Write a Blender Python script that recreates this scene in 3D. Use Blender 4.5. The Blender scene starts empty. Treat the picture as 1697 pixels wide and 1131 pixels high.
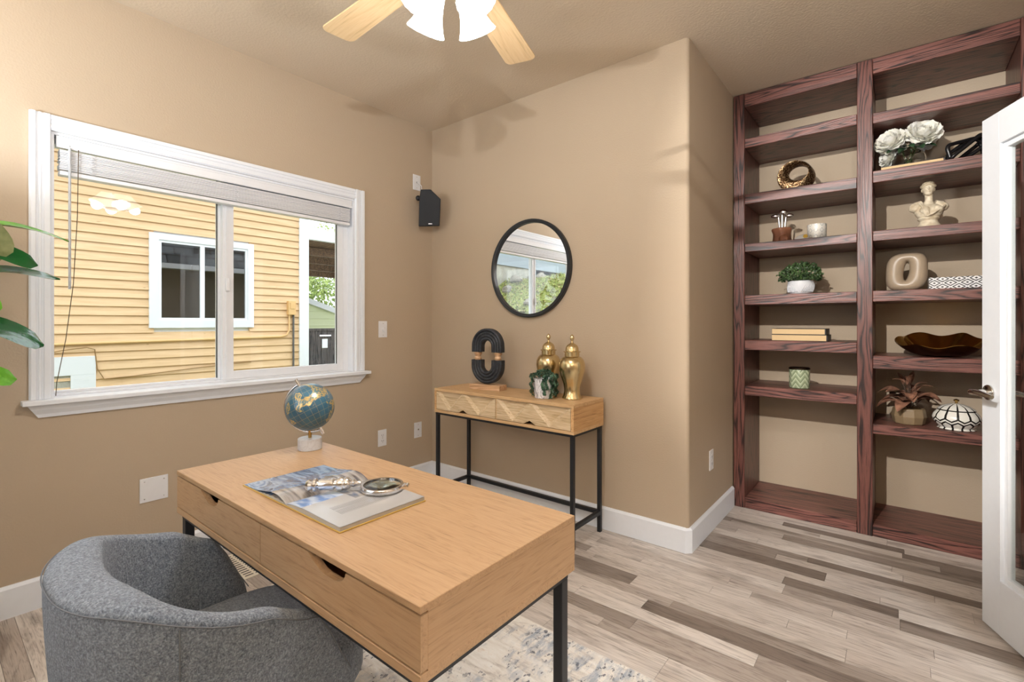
import bpy, bmesh, math, random
from mathutils import Vector, Matrix
random.seed(11)
PI = math.pi
S = bpy.context.scene
COL = S.collection

# ------------------------------------------------------------------ camera
cam = bpy.data.objects.new('camera', bpy.data.cameras.new('camera'))
COL.objects.link(cam)
cam.data.sensor_width = 36.0
cam.data.lens = 798.0 / 1697.0 * 36.0
cam.data.shift_y = -30.5 / 1697.0
cam.data.clip_start = 0.02
cam.location = (2.882, -2.575, 1.2235)
cam.rotation_euler = (PI / 2, 0, math.radians(38.795))
S.camera = cam

# ------------------------------------------------------------------ world, daylight, exposure
W = bpy.data.worlds.new('overcast_sky'); S.world = W
W.use_nodes = True
bgn = W.node_tree.nodes['Background']
bgn.inputs[0].default_value = (0.86, 0.93, 1.0, 1)
bgn.inputs[1].default_value = 3.0
S.view_settings.view_transform = 'Standard'
S.view_settings.look = 'None'
S.view_settings.exposure = 0.2
S.view_settings.gamma = 1.0
S.view_settings.use_curve_mapping = False

def light(name, kind, loc, energy, color=(1, 1, 1), size=0.1, size_y=None, rot=(0, 0, 0), portal=False):
    d = bpy.data.lights.new(name, kind)
    d.energy = energy; d.color = color
    if kind == 'AREA':
        d.size = size
        if size_y: d.shape = 'RECTANGLE'; d.size_y = size_y
        if portal: d.cycles.is_portal = True
    elif kind != 'SUN':
        d.shadow_soft_size = size
    o = bpy.data.objects.new(name, d); COL.objects.link(o)
    o.location = loc; o.rotation_euler = rot
    return o
# portals only steer the sampling of sky light through the two windows
light('window_portal', 'AREA', (-0.13, -1.45, 1.48), 1, size=1.18, size_y=1.5, rot=(0, -PI / 2, 0), portal=True)
light('rear_window_portal', 'AREA', (1.30, -3.41, 1.525), 1, size=1.2, size_y=1.15, rot=(PI / 2, 0, 0), portal=True)

# ------------------------------------------------------------------ helpers
def lin(r, g, b):
    f = lambda c: (c / 255 / 12.92) if c / 255 <= 0.04045 else ((c / 255 + 0.055) / 1.055) ** 2.4
    return (f(r), f(g), f(b), 1)

class MB:
    """collects shapes; build() links them as one mesh object"""
    def __init__(s): s.v = []; s.f = []
    def add(s, vs, fs):
        n = len(s.v); s.v += [Vector(p) for p in vs]; s.f += [tuple(i + n for i in f) for f in fs]; return s
    def box(s, x0, x1, y0, y1, z0, z1):
        return s.add([(x, y, z) for x in (x0, x1) for y in (y0, y1) for z in (z0, z1)],
                     [(0, 1, 3, 2), (4, 6, 7, 5), (0, 4, 5, 1), (2, 3, 7, 6), (0, 2, 6, 4), (1, 5, 7, 3)])
    def obox(s, c, ax, ay, az):
        c, ax, ay, az = map(Vector, (c, ax, ay, az))
        return s.add([c + ax * i + ay * j + az * k for i in (-1, 1) for j in (-1, 1) for k in (-1, 1)],
                     [(0, 1, 3, 2), (4, 6, 7, 5), (0, 4, 5, 1), (2, 3, 7, 6), (0, 2, 6, 4), (1, 5, 7, 3)])
    def tube(s, pts, r, n=8, closed=False, flat=1.0):
        pts = [Vector(p) for p in pts]; m = len(pts)
        rs = r if isinstance(r, (list, tuple)) else [r] * m
        vs = []; prev = None
        for i, p in enumerate(pts):
            if closed: t = pts[(i + 1) % m] - pts[i - 1]
            else: t = pts[min(i + 1, m - 1)] - pts[max(i - 1, 0)]
            t.normalize()
            if prev is None:
                a = Vector((0, 0, 1)) if abs(t.z) < 0.9 else Vector((1, 0, 0))
                u = t.cross(a).normalized()
            else:
                u = (prev - t * prev.dot(t)).normalized()
            prev = u; w = t.cross(u)
            for k in range(n):
                q = 2 * PI * k / n
                vs.append(p + (u * math.cos(q) + w * math.sin(q) * flat) * rs[i])
        fs = []
        for i in range(m if closed else m - 1):
            j = (i + 1) % m
            for k in range(n):
                fs.append((i * n + k, i * n + (k + 1) % n, j * n + (k + 1) % n, j * n + k))
        if not closed:
            fs.append(tuple(range(n))[::-1]); fs.append(tuple((m - 1) * n + k for k in range(n)))
        return s.add(vs, fs)
    def cyl(s, p0, p1, r0, r1=None, n=20): return s.tube([p0, p1], [r0, r0 if r1 is None else r1], n)
    def lathe(s, prof, n=32, c=(0, 0, 0), fn=None, caps=True):
        c = Vector(c); vs = []; m = len(prof)
        for i, (r, z) in enumerate(prof):
            for k in range(n):
                a = 2 * PI * k / n
                rr, zz = (r, z) if fn is None else fn(r, z, a, i)
                vs.append(c + Vector((max(rr, 1e-4) * math.cos(a), max(rr, 1e-4) * math.sin(a), zz)))
        fs = [(i * n + k, i * n + (k + 1) % n, (i + 1) * n + (k + 1) % n, (i + 1) * n + k) for i in range(m - 1) for k in range(n)]
        if caps: fs += [tuple(range(n))[::-1], tuple((m - 1) * n + k for k in range(n))]
        return s.add(vs, fs)
    def grid(s, fn, nu, nv, cu=False, cv=False):
        vs = [fn(i / (nu if cu else nu - 1), j / (nv if cv else nv - 1)) for i in range(nu) for j in range(nv)]
        fs = []
        for i in range(nu if cu else nu - 1):
            for j in range(nv if cv else nv - 1):
                a, b = (i + 1) % nu, (j + 1) % nv
                fs.append((i * nv + j, a * nv + j, a * nv + b, i * nv + b))
        return s.add(vs, fs)
    def ball(s, c, rx, ry=None, rz=None, nu=20, nv=12):
        ry = ry or rx; rz = rz or rx; c = Vector(c)
        return s.grid(lambda u, v: c + Vector((rx * math.cos(2 * PI * u) * math.sin(PI * max(v, .002) * .998), ry * math.sin(2 * PI * u) * math.sin(PI * max(v, .002) * .998), rz * math.cos(PI * v))), nu, nv, cu=True)
    def prism(s, poly, axis, a, b):
        m = len(poly)
        def P(p, t):
            if axis == 'x': return (t, p[0], p[1])
            if axis == 'y': return (p[0], t, p[1])
            return (p[0], p[1], t)
        vs = [P(p, a) for p in poly] + [P(p, b) for p in poly]
        fs = [tuple(range(m)), tuple(range(m, 2 * m))[::-1]] + [(i, (i + 1) % m, m + (i + 1) % m, m + i) for i in range(m)]
        return s.add(vs, fs)
    def xf(s, M):
        s.v = [M @ p for p in s.v]; return s
    def mesh(s, name, bevel=0, seg=2, smooth=None):
        bm = bmesh.new()
        bv = [bm.verts.new(p) for p in s.v]
        for f in s.f:
            try: bm.faces.new([bv[i] for i in f])
            except ValueError: pass
        bmesh.ops.recalc_face_normals(bm, faces=bm.faces)
        if bevel:
            es = [e for e in bm.edges if len(e.link_faces) == 2 and e.calc_face_angle(0) > 0.5]
            bmesh.ops.bevel(bm, geom=es, offset=bevel, segments=seg, profile=0.5, affect='EDGES', clamp_overlap=True)
        me = bpy.data.meshes.new(name); bm.to_mesh(me); bm.free()
        if smooth is not None:
            for p in me.polygons: p.use_smooth = True
            me.set_sharp_from_angle(angle=math.radians(smooth))
        return me
    def build(s, name, mt, parent=None, bevel=0, seg=2, smooth=None, world=False):
        if world and parent is not None:
            o = Vector((0, 0, 0)); p = parent
            while p is not None: o += p.location; p = p.parent
            s.v = [q - o for q in s.v]
        me = s.mesh(name, bevel, seg, smooth)
        return link(name, me, mt, parent)

def link(name, me, mt, parent=None):
    if mt is not None and not me.materials: me.materials.append(mt)
    o = bpy.data.objects.new(name, me); COL.objects.link(o)
    o.parent = parent
    return o
def tag(o, label, cat, group=None, kind=None):
    if label: o['label'] = label
    if cat: o['category'] = cat
    if group: o['group'] = group
    if kind: o['kind'] = kind
    return o
def thing(name, label, cat, loc=(0, 0, 0), rz=0, group=None, kind=None):
    o = bpy.data.objects.new(name, None); COL.objects.link(o)
    o.empty_display_size = 0.05
    o.location = loc; o.rotation_euler = (0, 0, rz)
    return tag(o, label, cat, group, kind)
def structure(name, label, cat, mb=None, mt=None, **k):
    o = mb.build(name, mt, **k) if mb else thing(name, None, None)
    return tag(o, label, cat, kind='structure')
def box(*a): return MB().box(*a)

# ------------------------------------------------------------------ materials
class NT:
    def __init__(s, name):
        s.m = bpy.data.materials.new(name); s.m.use_nodes = True
        s.t = s.m.node_tree; s.b = s.t.nodes['Principled BSDF']; s.out = s.t.nodes['Material Output']
    def n(s, typ, **k):
        nd = s.t.nodes.new('ShaderNode' + typ)
        for a, v in k.items():
            if a.startswith('i_'):
                key = a[2:].replace('_', ' ')
                s.set(nd.inputs[int(key)] if key.isdigit() else nd.inputs[key], v)
            else: setattr(nd, a, v)
        return nd
    def set(s, sock, v):
        if isinstance(v, bpy.types.NodeSocket): s.t.links.new(v, sock)
        elif isinstance(v, bpy.types.Node): s.t.links.new(v.outputs[0], sock)
        else: sock.default_value = v
    def p(s, **k):
        for a, v in k.items(): s.set(s.b.inputs[a.replace('_', ' ')], v)
        return s
    def math(s, op, a, b=None, c=None):
        nd = s.n('Math', operation=op); s.set(nd.inputs[0], a)
        if b is not None: s.set(nd.inputs[1], b)
        if c is not None: s.set(nd.inputs[2], c)
        return nd.outputs[0]
    def mix(s, f, a, b, bt='MIX'):
        nd = s.n('MixRGB', blend_type=bt); s.set(nd.inputs[0], f); s.set(nd.inputs[1], a); s.set(nd.inputs[2], b); return nd.outputs[0]
    def ramp(s, f, stops, interp='LINEAR'):
        nd = s.n('ValToRGB'); s.set(nd.inputs[0], f); r = nd.color_ramp; r.interpolation = interp
        while len(r.elements) < len(stops): r.elements.new(0.5)
        for e, (p, c) in zip(r.elements, stops): e.position = p; e.color = c
        return nd.outputs[0]
    def coord(s, scale=(1, 1, 1), kind='Object', rot=(0, 0, 0), rnd=0.0):
        if kind == 'World': v = s.n('NewGeometry').outputs['Position']
        else: v = s.n('TexCoord').outputs[kind]
        if rnd:
            o = s.n('ObjectInfo').outputs['Random']
            cb = s.n('CombineXYZ'); 
            for i, q in enumerate((rnd, rnd * 1.7, rnd * 0.6)): s.set(cb.inputs[i], s.math('MULTIPLY', o, q))
            va = s.n('VectorMath', operation='ADD'); s.set(va.inputs[0], v); s.set(va.inputs[1], cb); v = va.outputs[0]
        mp = s.n('Mapping'); s.set(mp.inputs['Vector'], v); mp.inputs['Scale'].default_value = scale; mp.inputs['Rotation'].default_value = rot
        return mp.outputs[0]
    def noise(s, vec, scale=5, detail=4, rough=0.5, dist=0):
        nd = s.n('TexNoise'); s.set(nd.inputs['Vector'], vec)
        nd.inputs['Scale'].default_value = scale; nd.inputs['Detail'].default_value = detail
        nd.inputs['Roughness'].default_value = rough; nd.inputs['Distortion'].default_value = dist
        return nd.outputs['Fac']
    def bump(s, h, strength=0.3, dist=0.01):
        nd = s.n('Bump'); s.set(nd.inputs['Height'], h); nd.inputs['Strength'].default_value = strength; nd.inputs['Distance'].default_value = dist
        s.set(s.b.inputs['Normal'], nd.outputs[0]); return s
    def sep(s, v):
        nd = s.n('SeparateXYZ'); s.set(nd.inputs[0], v); return nd.outputs

def plain(name, c, rough=0.5, metal=0.0, spec=0.5, bump=None, var=0.0, coat=0.0):
    t = NT(name); t.p(Roughness=rough, Metallic=metal); t.b.inputs['Specular IOR Level'].default_value = spec
    if coat: t.p(Coat_Weight=coat)
    v = t.coord()
    if var:
        n = t.noise(v, 6, 3)
        t.p(Base_Color=t.ramp(n, [(0.3, tuple(x * (1 - var) for x in c[:3]) + (1,)), (0.7, tuple(min(1, x * (1 + var)) for x in c[:3]) + (1,))]))
    else:
        n = t.noise(v, 40, 2)
        t.p(Base_Color=t.mix(n, c, tuple(x * 0.96 for x in c[:3]) + (1,)))
    if bump: t.bump(t.noise(v, bump[0], 3), bump[1], bump[2] if len(bump) > 2 else 0.004)
    return t.m

def paint(name, c, sc=120, st=0.16):
    t = NT(name); v = t.coord(kind='World'); n = t.noise(v, 1.5, 2)
    t.p(Base_Color=t.mix(n, c, tuple(x * 0.93 for x in c[:3]) + (1,)), Roughness=0.75); t.b.inputs['Specular IOR Level'].default_value = 0.25
    t.bump(t.noise(v, sc, 2, 0.45), st, 0.006); return t.m

def wood(name, light_c, mid_c, dark_c, axis='x', grain=1.0, rough=0.45, coord='Object', rnd=0.0, cath=0.5, bump=0.15, streak=(0.35, 0.75), spec=0.4, pore=0.45):
    t = NT(name)
    def sc(a, b): return tuple(a if 'xyz'[i] == axis else b for i in range(3))
    v1 = t.coord(sc(0.9 * grain, 9 * grain), coord, rnd=rnd)
    v2 = t.coord(sc(3.0 * grain, 95 * grain), coord, rnd=rnd)
    big = t.noise(v1, 1.0, 4, 0.55, 1.2)
    rings = t.math('FRACT', t.math('MULTIPLY', big, 7.0))
    tri = t.math('ABSOLUTE', t.math('SUBTRACT', t.math('MULTIPLY', rings, 2.0), 1.0))
    fine = t.noise(v2, 1.0, 5, 0.65)
    f = t.math('ADD', t.math('MULTIPLY', tri, cath), t.math('MULTIPLY', fine, 1.0 - cath))
    col = t.ramp(f, [(streak[0] - 0.12, dark_c), (streak[0] + 0.08, mid_c), (streak[1], light_c)])
    pores = t.ramp(fine, [(0.28, (0.45, 0.45, 0.45, 1)), (0.44, (1, 1, 1, 1))])
    col = t.mix(pore, col, pores, 'MULTIPLY')
    t.p(Base_Color=col, Roughness=rough); t.b.inputs['Specular IOR Level'].default_value = spec
    t.bump(f, bump, 0.002); return t

M = {}
M['wall'] = paint('tan_wall_paint', lin(190, 172, 149))
M['ceil'] = paint('tan_ceiling_texture', lin(210, 193, 170), 85, 0.3)
M['white'] = plain('white_trim_paint', (0.86, 0.89, 0.94, 1), 0.35)
M['doorwhite'] = plain('white_door_paint', (0.80, 0.83, 0.87, 1), 0.35)
M['vinyl'] = plain('white_vinyl', (0.86, 0.88, 0.92, 1), 0.3)
M['blind'] = plain('white_blind_slat', (0.86, 0.87, 0.90, 1), 0.35)
M['plastic'] = plain('white_plastic', (0.82, 0.82, 0.84, 1), 0.35)
M['darkhole'] = plain('black_slot', (0.012, 0.012, 0.012, 1), 0.7)
M['black'] = plain('black_powder_coated_steel', (0.010, 0.012, 0.016, 1), 0.42, bump=(300, 0.05, 0.001))
M['chrome'] = plain('polished_nickel', (0.75, 0.74, 0.72, 1), 0.12, 1.0)
M['silver'] = plain('silver_metal', (0.82, 0.82, 0.84, 1), 0.16, 1.0)
M['brass'] = plain('antique_brass', lin(196, 160, 96), 0.25, 1.0)
M['gold'] = plain('mercury_gold', lin(214, 192, 146), 0.24, 1.0, var=0.12)
def oak(name, c_hi, c_mid, c_line, axis):
    t = NT(name)
    def sc(a, b): return tuple(a if 'xyz'[i] == axis else b for i in range(3))
    warp = t.noise(t.coord(sc(0.8, 11), rnd=9), 1.0, 2, .45, .35)
    rings = t.math('FRACT', t.math('MULTIPLY', warp, 17.0))
    tri = t.math('ABSOLUTE', t.math('SUBTRACT', t.math('MULTIPLY', rings, 2.0), 1.0))
    pores = t.noise(t.coord(sc(9, 330), rnd=9), 1.0, 4, .6)
    rag = t.math('ADD', tri, t.math('MULTIPLY', t.math('SUBTRACT', pores, .5), 1.1))
    c = t.ramp(rag, [(0.0, c_line), (0.10, c_line), (0.30, c_mid), (0.75, c_hi)])
    c = t.mix(.8, c, t.ramp(pores, [(0.34, (.30, .28, .28, 1)), (0.47, (1, 1, 1, 1))]), 'MULTIPLY')
    c = t.mix(.5, c, t.ramp(t.noise(t.coord(sc(1.2, 3), rnd=5), 1.0, 2), [(.3, (.72, .70, .70, 1)), (.7, (1, 1, 1, 1))]), 'MULTIPLY')
    t.p(Base_Color=c, Roughness=.38); t.bump(rag, .2, .002); return t.m
M['bookcase_h'] = oak('dark_oak_horizontal', lin(130, 84, 75), lin(106, 66, 58), lin(44, 26, 23), 'x')
M['bookcase_v'] = oak('dark_oak_vertical', lin(118, 74, 65), lin(96, 58, 51), lin(40, 24, 21), 'z')
M['desk'] = wood('desk_oak_veneer', lin(188, 154, 118), lin(180, 146, 110), lin(160, 126, 92), 'x', 2.8, 0.4, rnd=3, cath=0.26, bump=0.05, pore=.42).m
M['desk_side'] = wood('desk_oak_veneer_end', lin(188, 154, 118), lin(180, 146, 110), lin(160, 126, 92), 'y', 2.8, 0.4, rnd=3, cath=0.26, bump=0.05, pore=.42).m
M['console'] = wood('console_mango_wood', lin(218, 184, 140), lin(204, 166, 120), lin(170, 128, 84), 'x', 1.6, 0.5, rnd=4, cath=0.25, bump=0.05).m
M['console_end'] = wood('console_mango_end', lin(216, 176, 128), lin(202, 158, 108), lin(168, 122, 76), 'y', 1.6, 0.5, rnd=4, cath=0.25, bump=0.05).m
M['console_front'] = wood('console_drawer_pale', lin(222, 200, 166), lin(206, 180, 142), lin(176, 146, 106), 'x', 1.6, 0.5, rnd=4, cath=0.3, bump=0.05).m
M['palewood'] = wood('pale_block_wood', lin(214, 178, 142), lin(200, 160, 122), lin(168, 128, 92), 'x', 2.0, 0.55, rnd=2).m
M['fanblade'] = wood('maple_fan_blade', lin(232, 202, 158), lin(224, 190, 142), lin(206, 170, 122), 'x', 1.2, 0.4, cath=0.2, bump=0.02).m

def glass_pane(name, tint=(1, 1, 1, 1), ior=1.45, rough=0.0, extra=0.0):
    t = NT(name); t.t.nodes.remove(t.b)
    tr = t.n('BsdfTransparent', i_Color=tint); gl = t.n('BsdfGlossy', i_Roughness=rough)
    fc = t.n('LayerWeight', i_Blend=0.5).outputs['Facing']          # 1 - |cos|, same from both sides of the thin pane
    f0 = ((ior - 1) / (ior + 1)) ** 2 + extra
    fr = t.math('ADD', t.math('MULTIPLY', t.math('POWER', fc, 5.0), 1 - f0), f0)
    mx = t.n('MixShader', i_0=fr, i_1=tr, i_2=gl)
    t.set(t.out.inputs[0], mx); return t.m
M['glass'] = glass_pane('clear_window_glass')
M['doorglass'] = glass_pane('door_glass', (0.93, 0.95, 0.95, 1), 1.5, 0.0)
M['houseglass'] = glass_pane('neighbour_window_glass', (0.30, 0.30, 0.30, 1), 1.5, 0.0, 0.22)

# floor planks: colour differs per plank, grain along x
t = wood('greige_floor_plank', lin(226, 219, 212), lin(209, 201, 193), lin(158, 148, 141), 'x', 2.2, 0.42, 'World', 40, 0.3, 0.1, pore=.7)
base = t.b.inputs['Base Color'].links[0].from_socket
rn = t.n('ObjectInfo').outputs['Random']
tint = t.ramp(rn, [(0.0, lin(150, 140, 133)), (0.16, lin(190, 182, 176)), (0.3, lin(226, 220, 215)), (0.65, lin(238, 234, 230)), (1.0, lin(255, 253, 251))])
blot = t.ramp(t.noise(t.coord((1.6, 8, 8), 'World', rnd=30), 1.5, 4, 0.6), [(0.30, lin(136, 124, 114)), (0.46, (1, 1, 1, 1))])
t.p(Base_Color=t.mix(0.6, t.mix(1.0, base, tint, 'MULTIPLY'), blot, 'MULTIPLY'))
M['plank'] = t.m
M['subfloor'] = plain('dark_joint', lin(70, 58, 50), 0.8)

# ------------------------------------------------------------------ room shell
H = 2.74
# floor: base slab with every plank a piece of its own
floor = structure('floor', 'greige wood plank floor of the room', 'floor', box(-0.14, 5.2, -3.42, 1.44, -0.12, -0.004), M['subfloor'])
unit = box(0, 1, 0, 1, -0.008, 0).mesh('plank'); unit.materials.append(M['plank'])
def plank(x0, x1, y0, y1):
    o = bpy.data.objects.new('plank', unit); COL.objects.link(o); o.parent = floor
    o.location = (x0, y0, 0); o.scale = (x1 - x0 - 0.0012, y1 - y0 - 0.0012, 1)
rest = MB(); nplank = 0
y = 0.87; row = 0
rng = random.Random(5)
while y > -3.3:
    w = rng.choice((0.066, 0.066, 0.08, 0.066, 0.095)); x = -rng.random() * 0.5
    x_end = 3.44
    while x < x_end:
        L = rng.uniform(0.32, 0.98)
        a, b = max(x, 0.0), min(x + L, x_end); x += L
        if b - a < 0.02: continue
        if y - w > 0.0 and b < 2.01: continue
        if y - w > 0.0: a = max(a, 2.01)
        hidden = (y - w < -1.05 and a > 0.6) or y < -2.45 or (y < -0.9 and a > 2.75)
        if hidden: rest.box(a, b - 0.0012, y - w, y - 0.0012, -0.008, 0)
        else: plank(a, b, y - w, y); nplank += 1
    y -= w
o = rest.build('plank_field', M['plank'], floor); o['kind'] = 'stuff'
MB().box(3.44, 5.2, -3.3, 1.3, -0.006, 0).build('hall_boards', M['plank'], floor)
print('planks', nplank)

structure('ceiling', 'textured tan ceiling', 'ceiling', box(-0.14, 5.2, -3.42, 1.44, H, H + 0.12), M['ceil'])
# window wall x=0 (room side), opening y -2.20..-0.70, z 0.90..2.06
WY0, WY1, WZ0, WZ1 = -2.20, -0.70, 0.893, 2.06
WZS = 0.872   # rough opening bottom, below the sill board
wl = MB().box(-0.14, 0, -3.42, WY0, 0, H).box(-0.14, 0, WY1, 0.12, 0, H).box(-0.14, 0, WY0, WY1, 0, WZS).box(-0.14, 0, WY0, WY1, WZ1, H)
structure('wall_left', 'tan window wall', 'wall', wl, M['wall'])
# console wall with bull-nosed outer corner, then the return into the bookcase alcove
rad = 0.022; XC = 2.012
poly = [(0, 0.12), (0, 0)] + [(XC - rad + rad * math.sin(a), rad - rad * math.cos(a)) for a in [i * PI / 2 / 8 for i in range(9)]] + [(XC, 1.30), (XC - 0.12, 1.30), (XC - 0.12, 0.12)]
structure('wall_back', 'tan wall behind the console table with rounded outer corner', 'wall', MB().prism(poly, 'z', 0, H), M['wall'], smooth=30)
structure('wall_alcove', 'tan wall behind the bookcase', 'wall', box(XC - 0.12, 3.56, 1.30, 1.44, 0, H), M['wall'])
DY0, DY1 = -2.10, -0.565
wr = MB().box(3.44, 3.56, DY1, 1.30, 0, H).box(3.44, 3.56, -3.42, DY0, 0, H).box(3.44, 3.56, DY0, DY1, 2.06, H)
structure('wall_right', 'tan wall with the doorway', 'wall', wr, M['wall'])
RX0, RX1, RZ0, RZ1 = 0.70, 1.90, 0.95, 2.10
wb = MB().box(-0.14, RX0, -3.42, -3.30, 0, H).box(RX1, 5.2, -3.42, -3.30, 0, H).box(RX0, RX1, -3.42, -3.30, 0, RZ0).box(RX0, RX1, -3.42, -3.30, RZ1, H)
structure('wall_rear', 'tan wall behind the camera', 'wall', wb, M['wall'])
structure('wall_hall', 'tan hall wall beyond the doorway', 'wall', MB().box(5.08, 5.2, -3.3, 1.44, 0, H).box(3.56, 5.08, 1.30, 1.44, 0, H), M['wall'])

# baseboards with a small eased top
def bb_profile(t=0.016, h=0.132): return [(0, 0), (t, 0), (t, h - 0.012), (t * 0.45, h), (0, h)]
pf = bb_profile()
structure('baseboard_left', 'white baseboard along the window wall', 'baseboard',
          MB().prism([(a, b) for a, b in pf], 'y', -3.30, 0.0), M['white'])
structure('baseboard_back', 'white baseboard along the console wall', 'baseboard',
          MB().prism([(-a, b) for a, b in pf], 'x', 0.016, XC - 0.012), M['white'])
br = MB().prism([(XC + a, b) for a, b in pf], 'y', 0.012, 0.852)
k = 0.012
br.add([(XC - k, -0.016, 0), (XC + 0.016, k, 0), (XC - k, 0.004, 0), (XC - k, -0.016, 0.12), (XC + 0.016, k, 0.12), (XC - k, -0.007, 0.132), (XC + 0.007, k, 0.132), (XC - 0.004, k, 0)],
       [(0, 1, 4, 3), (3, 4, 6, 5), (0, 3, 5, 2), (1, 7, 6, 4), (0, 2, 7, 1), (2, 5, 6, 7)])
structure('baseboard_right', 'white baseboard on the short return beside the bookcase', 'baseboard', br, M['white'])
structure('baseboard_rear', 'white baseboard behind the camera', 'baseboard', MB().prism([(-3.30 + a, b) for a, b in pf], 'x', 0.016, 3.44), M['white'])

# ------------------------------------------------------------------ window_1
win = thing('window_1', 'white sliding window with moulded casing and deep sill', 'window', (0, -1.45, 0.89), kind='structure')
cw = 0.068
def casing(y0, y1, z0, z1, side):
    b = MB(); b.box(0, 0.014, y0, y1, z0, z1)
    if side == 'v':
        w = y1 - y0
        for a, c, d in ((0.06, 0.30, 0.022), (0.42, 0.56, 0.018), (0.66, 0.96, 0.020)): b.box(0, d, y0 + w * a, y0 + w * c, z0, z1)
    else:
        w = z1 - z0
        for a, c, d in ((0.06, 0.28, 0.020), (0.42, 0.56, 0.018), (0.68, 0.96, 0.022)): b.box(0, d, y0, y1, z0 + w * a, z0 + w * c)
    return b
casing(WY0 - cw, WY0 + 0.001, WZ0, WZ1 + cw, 'v').build('casing', M['white'], win, 0.002, 1, world=True)
casing(WY1, WY1 + cw + 0.006, WZ0, WZ1 + cw, 'v').build('casing', M['white'], win, 0.002, 1, world=True)
casing(WY0, WY1, WZ1, WZ1 + cw, 'h').build('casing', M['white'], win, 0.002, 1, world=True)
b = MB().prism([(-0.14, WY0 + .001), (0.0005, WY0 + .001), (0.0005, WY0 - cw - .024), (0.058, WY0 - cw - .024), (0.058, WY1 + cw + .03), (0.0005, WY1 + cw + .03), (0.0005, WY1 - .001), (-0.14, WY1 - .001)], 'z', WZS + .0005, WZ0)
b.build('sill', M['white'], win, 0.003, 2, world=True)
ap = [(0, 0.815), (0.012, 0.815), (0.016, 0.83), (0.030, 0.85), (0.036, 0.872), (0, 0.872)]
b = MB()
for (yy, zz) in ((WY0 - cw - 0.005, 1), (WY1 + cw + 0.005, -1)): pass
ya, yb2 = WY0 - cw - 0.008, WY1 + cw + 0.008
vs = []
for yy, sgn in ((ya, 1), (yb2, -1)):
    for (px, pz) in ap: vs.append((px, yy + sgn * (0.872 - pz) * 0.65, pz))
n = len(ap)
b.add(vs, [tuple(range(n)), tuple(range(n, 2 * n))[::-1]] + [(i, (i + 1) % n, n + (i + 1) % n, n + i) for i in range(n)])
b.build('apron', M['white'], win, world=True)
# jamb lining
b = MB().box(-0.13, 0.0, WY0 + .0005, WY0 + 0.012, WZ0 + .0005, WZ1 - .0005).box(-0.13, 0.0, WY1 - 0.012, WY1 - .0005, WZ0 + .0005, WZ1 - .0005).box(-0.13, 0.0, WY0 + .0122, WY1 - .0122, WZ1 - 0.012, WZ1 - .0005)
b.build('jamb', M['white'], win, world=True)
fr = MB()
fr.box(-0.128, -0.054, WY0 + .0125, WY1 - .0125, WZ0 + .0005, 0.9035)                     # track
fr.box(-0.125, -0.086, WY0 + .0125, WY0 + .0225, 0.904, 2.0195).box(-0.125, -0.086, WY0 + .023, -1.5065, 0.904, 0.914)
fr.box(-0.125, -0.086, -1.506, -1.470, 0.904, 2.0195).box(-0.125, -0.054, WY1 - 0.049, WY1 - 0.0125, 0.904, 2.0195).box(-0.125, -0.054, WY0 + .0125, WY1 - .0125, 2.020, WZ1 - .0125)
fr.build('frame', M['vinyl'], win, world=True)
sa = MB().box(-0.085, -0.055, -1.495, -1.438, 0.9045, 2.0195).box(-0.085, -0.055, -1.4378, -0.7925, 0.9045, 0.948).box(-0.085, -0.055, -0.792, -0.7495, 0.9045, 2.0195).box(-0.085, -0.055, -1.4378, -0.7925, 1.98, 2.0195)
sash = sa.build('sash', M['vinyl'], win, world=True)
MB().box(-0.055, -0.049, -1.478, -1.47, 0.92, 2.0).build('sash_rib', M['vinyl'], win, world=True)
b = MB().box(-0.056, -0.035, -1.482, -1.462, 1.40, 1.475)
b.build('latch', M['vinyl'], win, 0.005, 2, world=True)
MB().box(-0.110, -0.106, WY0 + .02, -1.50, 0.912, 2.022).build('pane', M['glass'], win, world=True)
MB().box(-0.072, -0.068, -1.438, -0.792, 0.948, 1.98).build('pane', M['glass'], win, world=True)
gk = MB()
gk.box(-0.104, -0.098, -1.510, -1.505, 0.914, 2.02)
gk.box(-0.067, -0.06, -0.7955, -0.791, 0.948, 1.98)
gk.build('gasket', M['black'], win, world=True)

# rear window, added unseen behind the camera to let in daylight
win2 = thing('added_window', 'white window added behind the camera to let in daylight', 'window', (1.30, -3.36, 0.95), kind='structure')
b = MB().box(RX0 - 0.07, RX0, -3.302, -3.28, RZ0, RZ1 + .07).box(RX1, RX1 + 0.07, -3.302, -3.28, RZ0, RZ1 + .07).box(RX0, RX1, -3.302, -3.28, RZ1, RZ1 + 0.07).box(RX0 - .09, RX1 + .09, -3.302, -3.25, RZ0 - 0.03, RZ0)
b.build('casing', M['white'], win2, 0.002, 1, world=True)
b = MB()
for x in (RX0 + .001, 1.28, RX1 - 0.041): b.box(x, x + 0.04, -3.40, -3.36, RZ0 + .0405, RZ1 - .0405)
for z in (RZ0 + .0003, RZ1 - 0.0403): b.box(RX0 + .001, RX1 - .001, -3.40, -3.36, z, z + 0.04)
b.build('frame', M['vinyl'], win2, world=True)
MB().box(RX0 + .04, 1.28, -3.384, -3.38, RZ0 + .04, RZ1 - .04).build('pane', M['glass'], win2, world=True)
MB().box(1.32, RX1 - .04, -3.384, -3.38, RZ0 + .04, RZ1 - .04).build('pane', M['glass'], win2, world=True)

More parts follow.
